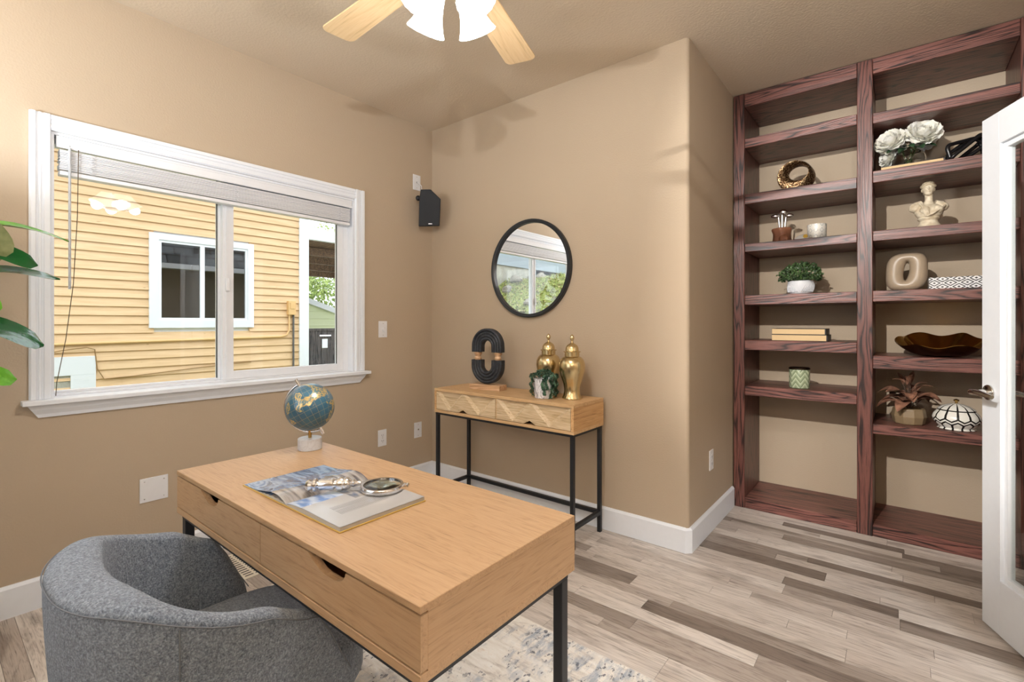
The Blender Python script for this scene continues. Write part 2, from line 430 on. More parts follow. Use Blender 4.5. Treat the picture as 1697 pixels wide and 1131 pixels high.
# ------------------------------------------------------------------ doorway and french door
trim = MB().box(3.424, 3.576, DY1 - .015, DY1 - .0005, 0, 2.045).box(3.424, 3.576, DY0 + .0005, DY0 + .015, 0, 2.045).box(3.424, 3.576, DY0 + .0005, DY1 - .0005, 2.0455, 2.0595)
trim.box(3.424, 3.4395, DY1, DY1 + 0.075, 0, 2.06).box(3.424, 3.4395, DY0 - .075, DY0, 0, 2.06).box(3.424, 3.4395, DY0 - .075, DY1 + .075, 2.0602, 2.13)
structure('trim_1', 'white casing of the doorway', 'door trim', trim, M['white'])
ddir = Vector((0.39, -0.92, 0)).normalized(); dnor = Vector((-0.92, -0.39, 0)).normalized()
lead = Vector((3.145, 0.15, 0.012))
DW = 0.735
door = thing('door_1', 'white french door with clear glass standing open', 'door', lead, kind='structure')
# local frame: s along door from the leading edge, n out of the visible face, z up
DM = Matrix(((ddir.x, dnor.x, 0, 0), (ddir.y, dnor.y, 0, 0), (0, 0, 1, 0), (0, 0, 0, 1)))
DT = 0.036; DH = 2.03
def dpart(name, b, mt, bevel=0, **k): return b.xf(DM).build(name, mt, door, bevel, **k)
dpart('stile', MB().box(0, 0.098, -DT, 0, 0, DH), M['doorwhite'], 0.0015)
dpart('stile', MB().box(DW - 0.098, DW, -DT, 0, 0, DH), M['doorwhite'], 0.0015)
dpart('rail', MB().box(0.098, DW - .098, -DT, 0, 0, 0.20), M['doorwhite'], 0.0005)
dpart('rail', MB().box(0.098, DW - .098, -DT, 0, DH - 0.112, DH), M['doorwhite'], 0.0005)
ml = MB()
for a, c, d in ((0.0, 0.016, 0.006), (0.016, 0.036, -0.006)):
    s0, s1, z0, z1 = 0.098 + a, DW - 0.098 - a, 0.20 + a, DH - 0.112 - a
    e = c - a
    ml.box(s0 + .0002, s0 + e, -DT - d, d, z0 + e, z1 - e).box(s1 - e, s1 - .0002, -DT - d, d, z0 + e, z1 - e).box(s0 + .0002, s1 - .0002, -DT - d, d, z0 + .0002, z0 + e - .0002).box(s0 + .0002, s1 - .0002, -DT - d, d, z1 - e + .0002, z1 - .0002)
dpart('glazing_bead', ml, M['doorwhite'])
dpart('pane', MB().box(0.13, DW - .13, -0.020, -0.016, 0.23, DH - 0.142), M['doorglass'])
hx, hz = 0.044, 0.933
hd = MB()
hd.cyl((hx, 0, hz), (hx, 0.008, hz), 0.032, 0.030, 28)
ho = dpart('rosette', hd, M['chrome'], 0.002, smooth=40)
lv = MB()
lv.cyl((hx, 0.008, hz), (hx, 0.05, hz), 0.012, 0.011, 16)
lv.tube([(hx - 0.012, 0.052, hz), (hx + 0.02, 0.054, hz + .002), (hx + 0.06, 0.053, hz - 0.001), (hx + 0.10, 0.048, hz - 0.006)], [0.013, 0.012, 0.010, 0.008], 12)
lv.xf(DM); lv.build('lever', M['chrome'], ho, smooth=50)
rb = MB().cyl((hx, -DT, hz), (hx, -DT - 0.008, hz), 0.032, 0.030, 28).cyl((hx, -DT - .008, hz), (hx, -DT - 0.05, hz), 0.011, 0.011, 16)
rb.tube([(hx, -DT - .05, hz), (hx + 0.10, -DT - 0.045, hz)], [0.011, 0.008], 12)
dpart('back_lever', rb, M['chrome'], smooth=40)
for z in (0.25, 1.02, 1.80): dpart('hinge', MB().cyl((DW + 0.006, 0.004, z), (DW + 0.006, 0.004, z + 0.09), 0.007, n=10).box(DW - 0.03, DW + .002, -0.001, 0.002, z, z + 0.09), M['chrome'])

# added hall light, unseen beyond the doorway, brightens the low walls
hl = thing('added_hall_light', 'round flush light added in the hall to brighten the room', 'ceiling light', (4.2, -1.9, H))
MB().lathe([(0.02, 0), (0.17, 0), (0.17, -0.02), (0.16, -0.03)], 32).build('base', M['white'], hl, smooth=40)
te = NT('lit_diffuser'); te.p(Base_Color=(1, 1, 1, 1), Emission_Color=(0.94, 0.97, 1.0, 1), Emission_Strength=260.0)
MB().lathe([(0.155, -0.03), (0.15, -0.05), (0.11, -0.075), (0.05, -0.088), (0.0, -0.09)], 32).build('diffuser', te.m, hl, smooth=60)

# ------------------------------------------------------------------ bookcase
BY0, BY1 = 0.866, 1.298
bc = thing('bookcase', 'tall dark stained oak built-in bookcase with two open bays', 'bookcase', (2.72, BY0, 0))
for x0, x1 in ((2.020, 2.087), (2.691, 2.764), (3.352, 3.424)):
    box(x0, x1, BY0 - 0.004, BY1, 0.0, 2.735).build('upright', M['bookcase_v'], bc, 0.0025, 1, world=True)
for x0, x1 in ((2.0875, 2.6905), (2.7645, 3.3515)):
    box(x0, x1, BY0, BY1, 2.648, 2.735).build('top_board', M['bookcase_h'], bc, 0.0025, 1, world=True)
    box(x0, x1, BY0, BY1, 0.0, 0.068).build('base_board', M['bookcase_h'], bc, 0.0025, 1, world=True)
SL = [(2.377, 2.438), (2.006, 2.070), (1.690, 1.743), (1.341, 1.405), (1.044, 1.108), (0.745, 0.808)]
SR = [(2.363, 2.421), (2.024, 2.090), (1.690, 1.748), (1.344, 1.406), (0.961, 1.034), (0.588, 0.644)]
for z0, z1 in SL: box(2.0875, 2.6905, BY0, BY1, z0, z1).build('shelf', M['bookcase_h'], bc, 0.0025, 1, world=True)
for z0, z1 in SR: box(2.7645, 3.3515, BY0, BY1, z0, z1).build('shelf', M['bookcase_h'], bc, 0.0025, 1, world=True)

# ------------------------------------------------------------------ rug
t = NT('cream_blue_rug'); v = t.coord()
st = t.noise(t.coord((3.0, 14, 1)), 1.6, 6, 0.7, 0.5)
st2 = t.noise(t.coord((16, 5, 1)), 1.8, 5, 0.7, 0.3)
big = t.noise(v, 4.5, 4, 0.6)
c = t.ramp(st, [(0.34, lin(190, 180, 170)), (0.46, lin(226, 219, 208)), (0.60, lin(238, 234, 226)), (0.7, lin(222, 204, 186))])
bl = t.math('MULTIPLY', t.ramp(big, [(0.46, (0, 0, 0, 1)), (0.58, (1, 1, 1, 1))]), t.ramp(st2, [(0.44, (0, 0, 0, 1)), (0.60, (1, 1, 1, 1))]))
c = t.mix(t.math('MULTIPLY', bl, 0.7), c, lin(136, 150, 168))
fl = t.noise(t.coord((1.0, 0.55, 1), rot=(0, 0, 0.5)), 62, 3, 0.6)
fm = t.math('MULTIPLY', t.ramp(fl, [(0.57, (0, 0, 0, 1)), (0.63, (1, 1, 1, 1))]), t.ramp(t.noise(v, 9, 3), [(0.43, (0, 0, 0, 1)), (0.55, (1, 1, 1, 1))]))
c = t.mix(t.math('MULTIPLY', fm, 0.8), c, lin(66, 70, 84))
t.p(Base_Color=c, Roughness=0.95); t.b.inputs['Specular IOR Level'].default_value = 0.1
t.bump(t.math('ADD', t.noise(t.coord((60, 12, 1)), 3, 3), t.noise(v, 220, 2)), 0.6, 0.006)
RZ = 0.012
rug = box(-1.15, 1.15, -1.75, 0, 0.0005, RZ).build('area_rug', t.m, None, 0.004, 2)
rug.location = (1.77, -1.0, 0)
tag(rug, 'cream woven area rug with blue grey and charcoal flecks under the desk', 'rug')

# ------------------------------------------------------------------ desk
DX0, DX1, DYF, DYB, DZ0, DZ1 = 1.100, 2.268, -2.052, -1.568, 0.622, 0.755
desk = thing('writing_desk', 'light oak writing desk with two scooped drawers on black metal legs', 'desk', ((DX0 + DX1) / 2, (DYF + DYB) / 2, RZ))
tt = 0.0135
box(DX0, DX1, DYF, DYB, DZ1 - tt, DZ1).build('top', M['desk'], desk, 0.001, 1, world=True)
for x0, x1 in ((DX0, DX0 + 0.016), (DX1 - 0.016, DX1)):
    box(x0, x1, DYF + 0.017, DYB, DZ0 + 0.018, DZ1 - tt + 0.0).build('side_panel', M['desk_side'], desk, 0.0006, 1, world=True)
box(DX0, DX1, DYF, DYB, DZ0, DZ0 + 0.018).build('bottom_board', M['desk'], desk, 0.001, 1, world=True)
box(DX0 + .016, DX1 - .016, DYB - 0.016, DYB, DZ0 + .018, DZ1 - tt).build('back_panel', M['desk'], desk, world=True)
box(1.675, 1.691, DYF + 0.018, DYB - .016, DZ0 + .018, DZ1 - tt).build('divider', M['desk'], desk, world=True)
for x0, x1, h0, h1 in ((DX0 + 0.0005, 1.6815, 1.298, 1.428), (1.6835, DX1 - 0.0005, 1.905, 2.048)):
    zt, zb = DZ1 - tt - 0.0038, DZ0 + 0.018 + 0.0038
    dp = 0.026
    pl = [(x0, zb), (x1, zb), (x1, zt), (h1, zt)]
    pl += [(h1 - 0.003, zt - 0.008), (h1 - 0.012, zt - 0.018), (h1 - 0.024, zt - dp + 0.003), (h1 - 0.038, zt - dp), (h0 + 0.068, zt - dp), (h0 + 0.050, zt - dp + 0.003), (h0 + 0.032, zt - dp + 0.011), (h0 + 0.014, zt - 0.008)]
    pl += [(h0, zt), (x0, zt)]
    dr = MB().prism(pl, 'y', DYF + 0.001, DYF + 0.017).build('drawer', M['desk'], desk, world=True)
    bx = MB().box(x0 + .02, x0 + .032, DYF + .017, DYB - .03, zb + .006, zt - 0.022).box(x1 - .032, x1 - .02, DYF + .017, DYB - .03, zb + .006, zt - 0.022).box(x0 + .02, x1 - .02, DYB - .042, DYB - .03, zb + .006, zt - .022).box(x0 + .02, x1 - .02, DYF + .017, DYB - .03, zb + .002, zb + .01)
    bx.build('drawer_box', M['desk'], dr, world=True)
fb = MB()
lw = 0.026; ins = 0.012
fx0, fx1, fy0, fy1 = DX0 + ins, DX1 - ins, DYF + ins, DYB - ins
fb.box(fx0, fx1, fy0, fy0 + lw, DZ0 - 0.018, DZ0).box(fx0, fx1, fy1 - lw, fy1, DZ0 - 0.018, DZ0).box(fx0, fx0 + lw, fy0 + lw, fy1 - lw, DZ0 - 0.018, DZ0).box(fx1 - lw, fx1, fy0 + lw, fy1 - lw, DZ0 - 0.018, DZ0)
fb.build('frame', M['black'], desk, world=True)
for x in (fx0, fx1 - lw):
    for yy in (fy0, fy1 - lw):
        box(x, x + lw, yy, yy + lw, RZ, DZ0 - 0.018).build('leg', M['black'], desk, 0.0015, 1, world=True)
    box(x, x + lw, fy0 + lw, fy1 - lw, RZ + 0.0, RZ + 0.022).build('foot_rail', M['black'], desk, 0.001, 1, world=True)

# ------------------------------------------------------------------ console table
CX0, CX1, CYF, CYB, CZ0, CZ1 = 0.440, 1.532, -0.372, -0.040, 0.622, 0.783
con = thing('console_table', 'pale wood console table with two carved zigzag drawers and black metal legs', 'console table', ((CX0 + CX1) / 2, (CYF + CYB) / 2, 0))
th = 0.018
box(CX0, CX1, CYF, CYB, CZ1 - th, CZ1).build('top', M['console'], con, 0.0012, 1, world=True)
box(CX0, CX1, CYF, CYB, CZ0, CZ0 + th).build('bottom_board', M['console'], con, 0.0012, 1, world=True)
for x0, x1 in ((CX0, CX0 + th), (CX1 - th, CX1)):
    box(x0, x1, CYF, CYB, CZ0 + th, CZ1 - th).build('side_panel', M['console_end'], con, 0.0006, 1, world=True)
box(CX0 + th, CX1 - th, CYB - .012, CYB, CZ0 + th, CZ1 - th).build('back_panel', M['console'], con, world=True)
box(0.981, 0.989, CYF + 0.004, CYB - .012, CZ0 + th, CZ1 - th).build('divider', M['console'], con, world=True)
for x0, x1 in ((CX0 + th + .002, 0.979), (0.991, CX1 - th - .002)):
    z0, z1 = CZ0 + th + .003, CZ1 - th - .003; w = x1 - x0
    yb = CYF + 0.010
    vs = []; fs = []
    def vtx(u, z, d): vs.append((x0 + u * w, yb - d, z)); return len(vs) - 1
    hi, lo = 0.009, -0.007
    A, B, C_, D_, E_ = vtx(0, z1, hi), vtx(0.235, z0, hi), vtx(0.48, z1, hi), vtx(0.735, z0, hi), vtx(1, z1, hi)
    bl, brr = vtx(0, z0, hi), vtx(1, z0, hi)
    nl, nt, nr = vtx(0.395, z0, hi), vtx(0.475, z0 + 0.020, hi), vtx(0.555, z0, hi)
    fs += [(A, bl, B), (B, nl, nt), (B, nt, C_), (C_, nt, D_), (nt, nr, D_), (D_, brr, E_)]     # raised triangles
    bk = []
    for P_, Q_, R_3, u0, u1, um in ((A, B, C_, 0.0, 0.48, 0.235), (C_, D_, E_, 0.48, 1.0, 0.735)):   # sunk triangles with sloped cheeks
        a2, b2, c2 = vtx(u0 + .052, z1, lo), vtx(um, z0 + .026, lo), vtx(u1 - .052, z1, lo)
        fs += [(P_, Q_, b2, a2), (Q_, R_3, c2, b2), (a2, b2, c2)]; bk.append((a2, c2))
    edge = [A, bl, B, nl, nt, nr, D_, brr, E_, bk[1][1], bk[1][0], C_, bk[0][1], bk[0][0]]
    back_ = [vtx((vs[i][0] - x0) / w, vs[i][2], -0.016) for i in edge]
    m = len(edge)
    fs += [(edge[i], edge[(i + 1) % m], back_[(i + 1) % m], back_[i]) for i in range(m)] + [tuple(back_)]
    dr = MB().add(vs, fs).build('drawer', M['console_front'], con, world=True)
lw = 0.022
for x in (CX0 + 0.006, CX1 - 0.006 - lw):
    for yy in (CYF + 0.006, CYB - 0.006 - lw):
        box(x, x + lw, yy, yy + lw, 0, CZ0 - 0.014).build('leg', M['black'], con, 0.0015, 1, world=True)
    box(x, x + lw, CYF + .006 + lw, CYB - .006 - lw, 0.103, 0.125).build('stretcher', M['black'], con, 0.001, 1, world=True)
box(CX0 + .006 + lw, CX1 - .006 - lw, CYB - .006 - lw, CYB - .006, 0.103, 0.125).build('stretcher', M['black'], con, 0.001, 1, world=True)
b = MB()
a0, a1, c0, c1 = CX0 + .006, CX1 - .006, CYF + .006, CYB - .006
b.box(a0, a1, c0, c0 + lw, CZ0 - .014, CZ0).box(a0, a1, c1 - lw, c1, CZ0 - .014, CZ0).box(a0, a0 + lw, c0 + lw, c1 - lw, CZ0 - .014, CZ0).box(a1 - lw, a1, c0 + lw, c1 - lw, CZ0 - .014, CZ0)
b.build('frame', M['black'], con, world=True)

# ------------------------------------------------------------------ barrel chair
t = NT('grey_boucle'); v = t.coord()
n1 = t.noise(v, 260, 4, 0.75); n2 = t.noise(v, 110, 3, 0.6)
c = t.ramp(n1, [(0.36, lin(56, 66, 80)), (0.5, lin(120, 132, 148)), (0.64, lin(186, 197, 212))])
c = t.mix(0.35, c, t.ramp(n2, [(0.35, lin(88, 98, 112)), (0.65, lin(166, 178, 193))]))
t.p(Base_Color=c, Roughness=0.95, Sheen_Weight=0.35); t.b.inputs['Specular IOR Level'].default_value = 0.1
t.bump(t.math('ADD', n1, n2), 0.9, 0.005)
M['boucle'] = t.m
M['seam'] = plain('dark_grey_seam', lin(112, 116, 123), 0.95)
chair = thing('barrel_chair', 'grey boucle barrel armchair pushed up to the desk', 'armchair', (1.585, -2.10, RZ))
hw = 0.306
def sstep(a, b, x): x = min(1, max(0, (x - a) / (b - a))); return x * x * (3 - 2 * x)
def plan(s):
    """s in -1..1, outer footprint of the shell: arm front, round back, other arm front (local x,y and outward normal)"""
    q = abs(s); sg = 1 if s >= 0 else -1
    # back half: superellipse quarter; front: straight arms curving slightly in
    yc = -0.02; bd = 0.295
    if q < 0.62:
        a = q / 0.62 * PI / 2
        e = 2 / 2.35
        x = hw * math.sin(a) ** e; y = yc - bd * math.cos(a) ** e
    else:
        u = (q - 0.62) / 0.38
        x = hw - 0.028 * u * u; y = yc + 0.145 * u
    return Vector((sg * x, y, 0))
def topz(q):
    # back high, sweeping down into the arms, then rolling over at the arm front
    z = 0.715 - 0.085 * sstep(0.25, 0.72, q) - 0.04 * sstep(0.62, 0.9, q)
    return z
NS = 61
rings = []
seam_pts = []; seam2 = []
for i in range(NS):
    s = -1 + 2 * i / (NS - 1); q = abs(s)
    p = plan(s); d = (plan(min(1, s + 0.01)) - plan(max(-1, s - 0.01))).normalized()
    nrm = Vector((d.y, -d.x, 0))
    if nrm.dot(p - Vector((0, 0.0, 0))) < 0: nrm = -nrm
    endf = sstep(0.93, 1.0, q)
    zt = topz(q) - RZ - 0.17 * sstep(0.86, 1.0, q) ** 2
    tk = 0.044 + 0.055 * (1 - sstep(0.12, 0.5, q)) - 0.012 * endf
    fw = Vector((0, 1, 0))
    prof = []
    zb = 0.075
    # outer wall, bottom to top, slight barrel taper
    for u in (0, 0.15, 0.35, 0.55, 0.75, 0.9):
        z = zb + (zt - 0.024 - zb) * u
        off = -0.055 * (1 - u) ** 1.6
        prof.append((off, z))
    R = tk / 2
    for k in range(9):
        a = PI * k / 8
        prof.append((-R + R * math.cos(a), zt - 0.022 + 0.022 * math.sin(a) ** .7))
    zin = min(0.335, zt - 0.06)
    for u in (0.2, 0.45, 0.7, 1.0):
        prof.append((-tk - 0.03 * u, zt - 0.022 + (zin - zt + 0.022) * u))
    prof.append((-0.10, zb))
    fshift = 0.0
    ring = []
    for off, z in prof:
        fwd = 0.065 * sstep(0.80, 1.0, q) * max(0.0, 1 - ((z - 0.24) / 0.34) ** 2 if z > 0.24 else 1.0)
        ring.append(p + nrm * off + fw * fwd + Vector((0, 0, z)))
    rings.append(ring)
    k0 = 6
    fwd = 0.065 * sstep(0.80, 1.0, q) * max(0.0, 1 - ((prof[k0][1] - 0.24) / 0.34) ** 2)
    seam_pts.append(p + nrm * (prof[k0][0] + 0.0005) + fw * fwd + Vector((0, 0, prof[k0][1] + 0.006)))
npf = len(rings[0])
sh = MB(); vs = [v for r in rings for v in r]
fs = [(i * npf + j, (i + 1) * npf + j, (i + 1) * npf + (j + 1) % npf, i * npf + (j + 1) % npf) for i in range(NS - 1) for j in range(npf)]
fs += [tuple(range(npf)), tuple((NS - 1) * npf + j for j in range(npf))[::-1]]
sh.add(vs, fs)
so = sh.build('shell', M['boucle'], chair, smooth=60)
md = so.modifiers.new('round', 'SUBSURF'); md.levels = 1; md.render_levels = 2
MB().tube(seam_pts, 0.0014, 6).build('seam', M['seam'], so)
i0 = 43
MB().tube([rings[i0][j] + (rings[i0][j] - Vector((0, -0.02, rings[i0][j].z))).normalized() * 0.001 for j in range(7)], 0.0016, 6).build('side_seam', M['seam'], so)
def cushion(x, y, z0, z1, hx, hy, ex=3.0, r=0.04, n=48):
    b = MB(); prof = [(1 - r / hx, z0), (1 - 0.3 * r / hx, z0 + 0.3 * r), (1, z0 + r), (1, z1 - r), (1 - 0.3 * r / hx, z1 - 0.3 * r), (1 - r / hx, z1), (0.5, z1 + 0.008), (0.02, z1 + 0.012)]
    vs = []
    for k, z in prof:
        for i in range(n):
            a = 2 * PI * i / n; ca, sa = math.cos(a), math.sin(a)
            vs.append((x + hx * k * math.copysign(abs(ca) ** (2 / ex), ca), y + hy * k * math.copysign(abs(sa) ** (2 / ex), sa), z))
    m = len(prof)
    fs = [(i * n + k, i * n + (k + 1) % n, (i + 1) * n + (k + 1) % n, (i + 1) * n + k) for i in range(m - 1) for k in range(n)] + [tuple(range(n)), tuple((m - 1) * n + k for k in range(n))[::-1]]
    return b.add(vs, fs)
cushion(0, 0.035, 0.25, 0.42, 0.245, 0.29, 2.9, 0.05).build('seat_cushion', M['boucle'], chair, smooth=70)
cushion(0, 0.0, 0.06, 0.26, 0.25, 0.25, 2.6, 0.03).build('seat_base', M['boucle'], chair, smooth=70)
MB().lathe([(0.19, 0), (0.20, 0.01), (0.20, 0.03), (0.05, 0.04), (0.05, 0.075)], 40).build('swivel_base', M['black'], chair, smooth=40)

# ------------------------------------------------------------------ ceiling fan with four glass shades
FX, FY, FZ = 1.814, -1.55, 2.352
fan = thing('ceiling_fan', 'maple bladed ceiling fan with lit white glass shades', 'ceiling fan', (FX, FY, H))
M['fanmetal'] = plain('brushed_nickel_fan', (0.62, 0.60, 0.57, 1), 0.28, 1.0)
def fz(z): return z - H
MB().lathe([(0.012, fz(2.739)), (0.07, fz(2.739)), (0.068, fz(2.71)), (0.03, fz(2.67)), (0.014, fz(2.655))], 28).build('canopy', M['fanmetal'], fan, smooth=50)
MB().cyl((0, 0, fz(2.66)), (0, 0, fz(2.50)), 0.013, n=16).build('downrod', M['fanmetal'], fan, smooth=50)
MB().lathe([(0.02, fz(2.52)), (0.06, fz(2.51)), (0.115, fz(2.475)), (0.125, fz(2.44)), (0.12, fz(2.40)), (0.085, fz(2.365)), (0.06, fz(2.36)), (0.02, fz(2.36))], 36).build('motor', M['fanmetal'], fan, smooth=50)
for i in range(5):
    a = math.radians(178.5 - 72 * i + (1.5 if i == 1 else 0))
    L0, L1, w0, w1, th = 0.17, 0.655, 0.052, 0.067, 0.006
    out = []
    for k in range(7): q = PI / 2 * k / 6; out.append((L1 - 0.028 + 0.028 * math.sin(q), w1 - 0.028 + 0.028 * math.cos(q)))
    out += [(x, -yy) for x, yy in out[::-1]] + [(L0, -w0), (L0, w0)]
    R = Matrix.Translation((0, 0, fz(FZ))) @ Matrix.Rotation(a, 4, 'Z') @ Matrix.Rotation(math.radians(-2), 4, 'X')
    bl = MB().prism(out, 'z', -th / 2, th / 2)
    me = bl.mesh('blade', 0.001, 1); o = link('blade', me, M['fanblade'], fan); o.matrix_local = R
    ir = MB().box(0.07, 0.19, -0.016, 0.016, 0.004, 0.009).box(0.17, 0.25, -0.035, 0.035, 0.0035, 0.007)
    o2 = link('blade_iron', ir.mesh('blade_iron'), M['fanmetal'], fan); o2.matrix_local = R
MB().lathe([(0.02, fz(2.36)), (0.062, fz(2.355)), (0.068, fz(2.32)), (0.055, fz(2.285)), (0.03, fz(2.27)), (0.006, fz(2.262))], 32).build('light_fitter', M['fanmetal'], fan, smooth=50)
ts = NT('lit_frosted_glass'); ts.p(Base_Color=(1, 1, 1, 1), Roughness=0.4, Emission_Color=(1.0, 0.985, 0.965, 1), Emission_Strength=2.6)
tb = NT('lit_bulb'); tb.p(Base_Color=(1, 1, 1, 1), Emission_Color=(1.0, 0.93, 0.82, 1), Emission_Strength=30)
for i in range(4):
    a = math.radians(128.8 + 45 + 90 * i + 3)
    ax = Vector((math.cos(a) * math.sin(math.radians(28)), math.sin(a) * math.sin(math.radians(28)), -math.cos(math.radians(28))))
    p0 = Vector((math.cos(a) * 0.062, math.sin(a) * 0.062, fz(2.262)))
    Rm = Matrix.Translation(p0) @ ax.to_track_quat('Z', 'Y').to_matrix().to_4x4()
    MB().tube([Vector((math.cos(a) * 0.03, math.sin(a) * 0.03, fz(2.30))), Vector((math.cos(a) * 0.055, math.sin(a) * 0.055, fz(2.285))), p0], 0.012, 10).build('arm', M['fanmetal'], fan, smooth=50)
    sp = [(0.026, -0.005), (0.030, 0.012), (0.034, 0.04), (0.040, 0.07), (0.052, 0.10), (0.062, 0.118), (0.060, 0.119), (0.050, 0.10), (0.038, 0.07), (0.032, 0.04), (0.028, 0.012), (0.020, 0.0)]
    shd = MB().lathe(sp, 36, fn=lambda r, z, q, i: (r * (1 + 0.015 * math.cos(18 * q)), z), caps=False); shd.xf(Rm)
    so = shd.build('glass_shade', ts.m, fan, smooth=60)
    MB().ball((0, 0, 0.062), 0.019, nu=14, nv=10).xf(Rm).build('bulb', tb.m, so, smooth=60)
    pl = p0 + ax * 0.128
    light('fan_bulb_light', 'POINT', Vector((FX, FY, H)) + pl, 8.0, (0.96, 0.97, 1.0), 0.035)

# ------------------------------------------------------------------ fill lamps added out of view behind the camera: two uplights and a bookcase spot
for tx, ty, tw_e, tlab in ((0.55, -3.02, 50.0, 'tall uplight added in the left corner behind the camera to brighten the room'), (3.16, -3.02, 120.0, 'tall uplight added in the right corner behind the camera to brighten the room')):
    fl_ = thing('added_uplight', tlab, 'fill lamp', (tx, ty, 0))
    MB().lathe([(0.14, 0), (0.14, 0.015), (0.02, 0.03), (0.001, 0.03)], 28).build('base', M['black'], fl_, smooth=40)
    MB().cyl((0, 0, 0.025), (0, 0, 1.70), 0.011, n=12).build('pole', M['black'], fl_, smooth=40)
    MB().lathe([(0.02, 1.69), (0.06, 1.70), (0.12, 1.74), (0.155, 1.80), (0.150, 1.80), (0.115, 1.745), (0.055, 1.706), (0.001, 1.70)], 36, caps=False).build('bowl', M['black'], fl_, smooth=60)
    MB().ball((0, 0, 1.745), 0.025, nu=14, nv=10).build('bulb', tb.m, fl_, smooth=80)
    light('uplight_fill', 'POINT', (tx, ty, 1.79), tw_e, (0.90, 0.95, 1.0), 0.03)
sp0 = Vector((2.25, -3.12, H - 0.13)); sd0 = (Vector((2.80, 1.0, 1.35)) - sp0).normalized()
sl_ = thing('added_spot', 'black spotlight added out of view to brighten the bookcase', 'spotlight', (sp0.x, sp0.y, H))  # unseen spot, added to brighten the shelves
MB().lathe([(0.008, -0.001), (0.055, -0.001), (0.055, -0.02), (0.008, -0.022)], 24).build('canopy', M['black'], sl_, smooth=40)
MB().cyl((0, 0, -0.02), (0, 0, -0.13), 0.007, n=10).build('stem', M['black'], sl_, smooth=40)
MB().tube([Vector((0, 0, -0.13)) - sd0 * .07, Vector((0, 0, -0.13)) - sd0 * .06, Vector((0, 0, -0.13)) + sd0 * .02], [0.02, 0.035, 0.042], 24).build('head', M['black'], sl_, smooth=40)
rt0 = sd0.cross(Vector((0, 0, 1))).normalized(); up0 = rt0.cross(sd0).normalized()
MB().obox(Vector((0, 0, -0.13)) + sd0 * 0.175 - rt0 * (0.0285 + 0.05), rt0 * 0.05, up0 * 0.10, sd0 * 0.0012).obox(Vector((0, 0, -0.13)) + sd0 * 0.10 - rt0 * 0.066, rt0 * 0.012, up0 * 0.02, sd0 * 0.077).build('spot_flap', M['black'], sl_)  # added flap keeps the spot off the console wall
so_ = light('bookcase_fill_spot', 'SPOT', sp0 + sd0 * 0.035, 420.0, (1.0, 0.97, 0.93), 0.014, rot=sd0.to_track_quat('-Z', 'Y').to_euler())
so_.data.spot_size = math.radians(44); so_.data.spot_blend = 0.5

# ------------------------------------------------------------------ mirror
mir = thing('round_wall_mirror', 'round wall mirror with thin black frame above the console table', 'mirror', (0.972, -0.001, 1.583))
def ring_prof(R, prof, n=72):
    b = MB(); m = len(prof)
    vs = [((R + r) * math.cos(2 * PI * k / n), y, (R + r) * math.sin(2 * PI * k / n)) for k in range(n) for r, y in prof]
    vs = [Vector(v) for v in vs]
    fs = [(k * m + j, k * m + (j + 1) % m, ((k + 1) % n) * m + (j + 1) % m, ((k + 1) % n) * m + j) for k in range(n) for j in range(m)]
    return b.add(vs, fs)
ring_prof(0.312, [(-0.010, 0), (0.013, 0), (0.014, -0.026), (0.010, -0.031), (-0.006, -0.031), (-0.010, -0.028)]).build('frame', M['black'], mir, smooth=40)
tm = NT('silvered_mirror_glass'); tm.p(Base_Color=(0.93, 0.94, 0.94, 1), Metallic=1.0, Roughness=0.0)
MB().add([(0.304 * math.cos(2 * PI * k / 64), yy, 0.304 * math.sin(2 * PI * k / 64)) for yy in (-0.012, -0.004) for k in range(64)],
         [tuple(range(64)), tuple(range(64, 128))[::-1]] + [(k, (k + 1) % 64, 64 + (k + 1) % 64, 64 + k) for k in range(64)]).build('mirror_glass', tm.m, mir)

# ------------------------------------------------------------------ blind (raised)
bld = thing('window_blind', 'raised white horizontal blind at the top of the window', 'blind', (-0.03, -1.45, WZ1))
by0, by1 = WY0 + 0.006 + .012, WY1 - 0.006 - .012
box(-0.048, -0.004, by0 + 0.004, by1 - 0.004, 2.004, 2.043).build('headrail', M['blind'], bld, 0.002, 1, world=True)
vz = MB().box(-0.004, 0.0025, by0, by1, 1.996, 2.046)
vz.box(0.0025, 0.005, by0, by1, 2.0, 2.006).box(0.0025, 0.004, by0, by1, 2.034, 2.041)
vz.build('valance', M['blind'], bld, 0.001, 1, world=True)
ns = 13
slat = MB().prism([(-0.05, 0), (-0.026, 0.002), (-0.002, 0), (-0.0005, 0.0026), (-0.002, 0.0052), (-0.026, 0.0072), (-0.05, 0.0052)], 'y', by0 + .012, by1 - .012)

slat.v = [q - Vector((-0.03, -1.45, 0)) for q in slat.v]
sm = slat.mesh('slat', smooth=50); sm.materials.append(M['blind'])
for i in range(ns):
    o = link('slat', sm, None, bld); o.location = (random.uniform(-.0015, .0015), random.uniform(-.002, .002), 1.9835 - i * 0.0068 - WZ1)
box(-0.05, -0.002, by0 + 0.012, by1 - .012, 1.878, 1.896).build('bottom_rail', M['blind'], bld, 0.003, 2, world=True)
for yy in (-2.06, -1.44, -0.80):
    ld = MB(); pts = []
    for i in range(9):
        z = 1.988 - i * 0.011
        pts += [(0.003, yy - 0.010, z), (0.006, yy, z - 0.004), (0.003, yy + 0.010, z - 0.005), (0.005, yy, z - 0.008)]
    ld.tube(pts, 0.0012, 5).build('ladder_cord', M['blind'], bld, world=True)
MB().cyl((0.006, -2.138, 2.0), (0.006, -2.138, 1.372), 0.005, n=8).cyl((0.006, -2.138, 2.012), (0.0, -2.138, 1.99), 0.002, n=6).build('tilt_wand', plain('clear_grey_wand', (0.55, 0.57, 0.60, 1), 0.2), bld, world=True)
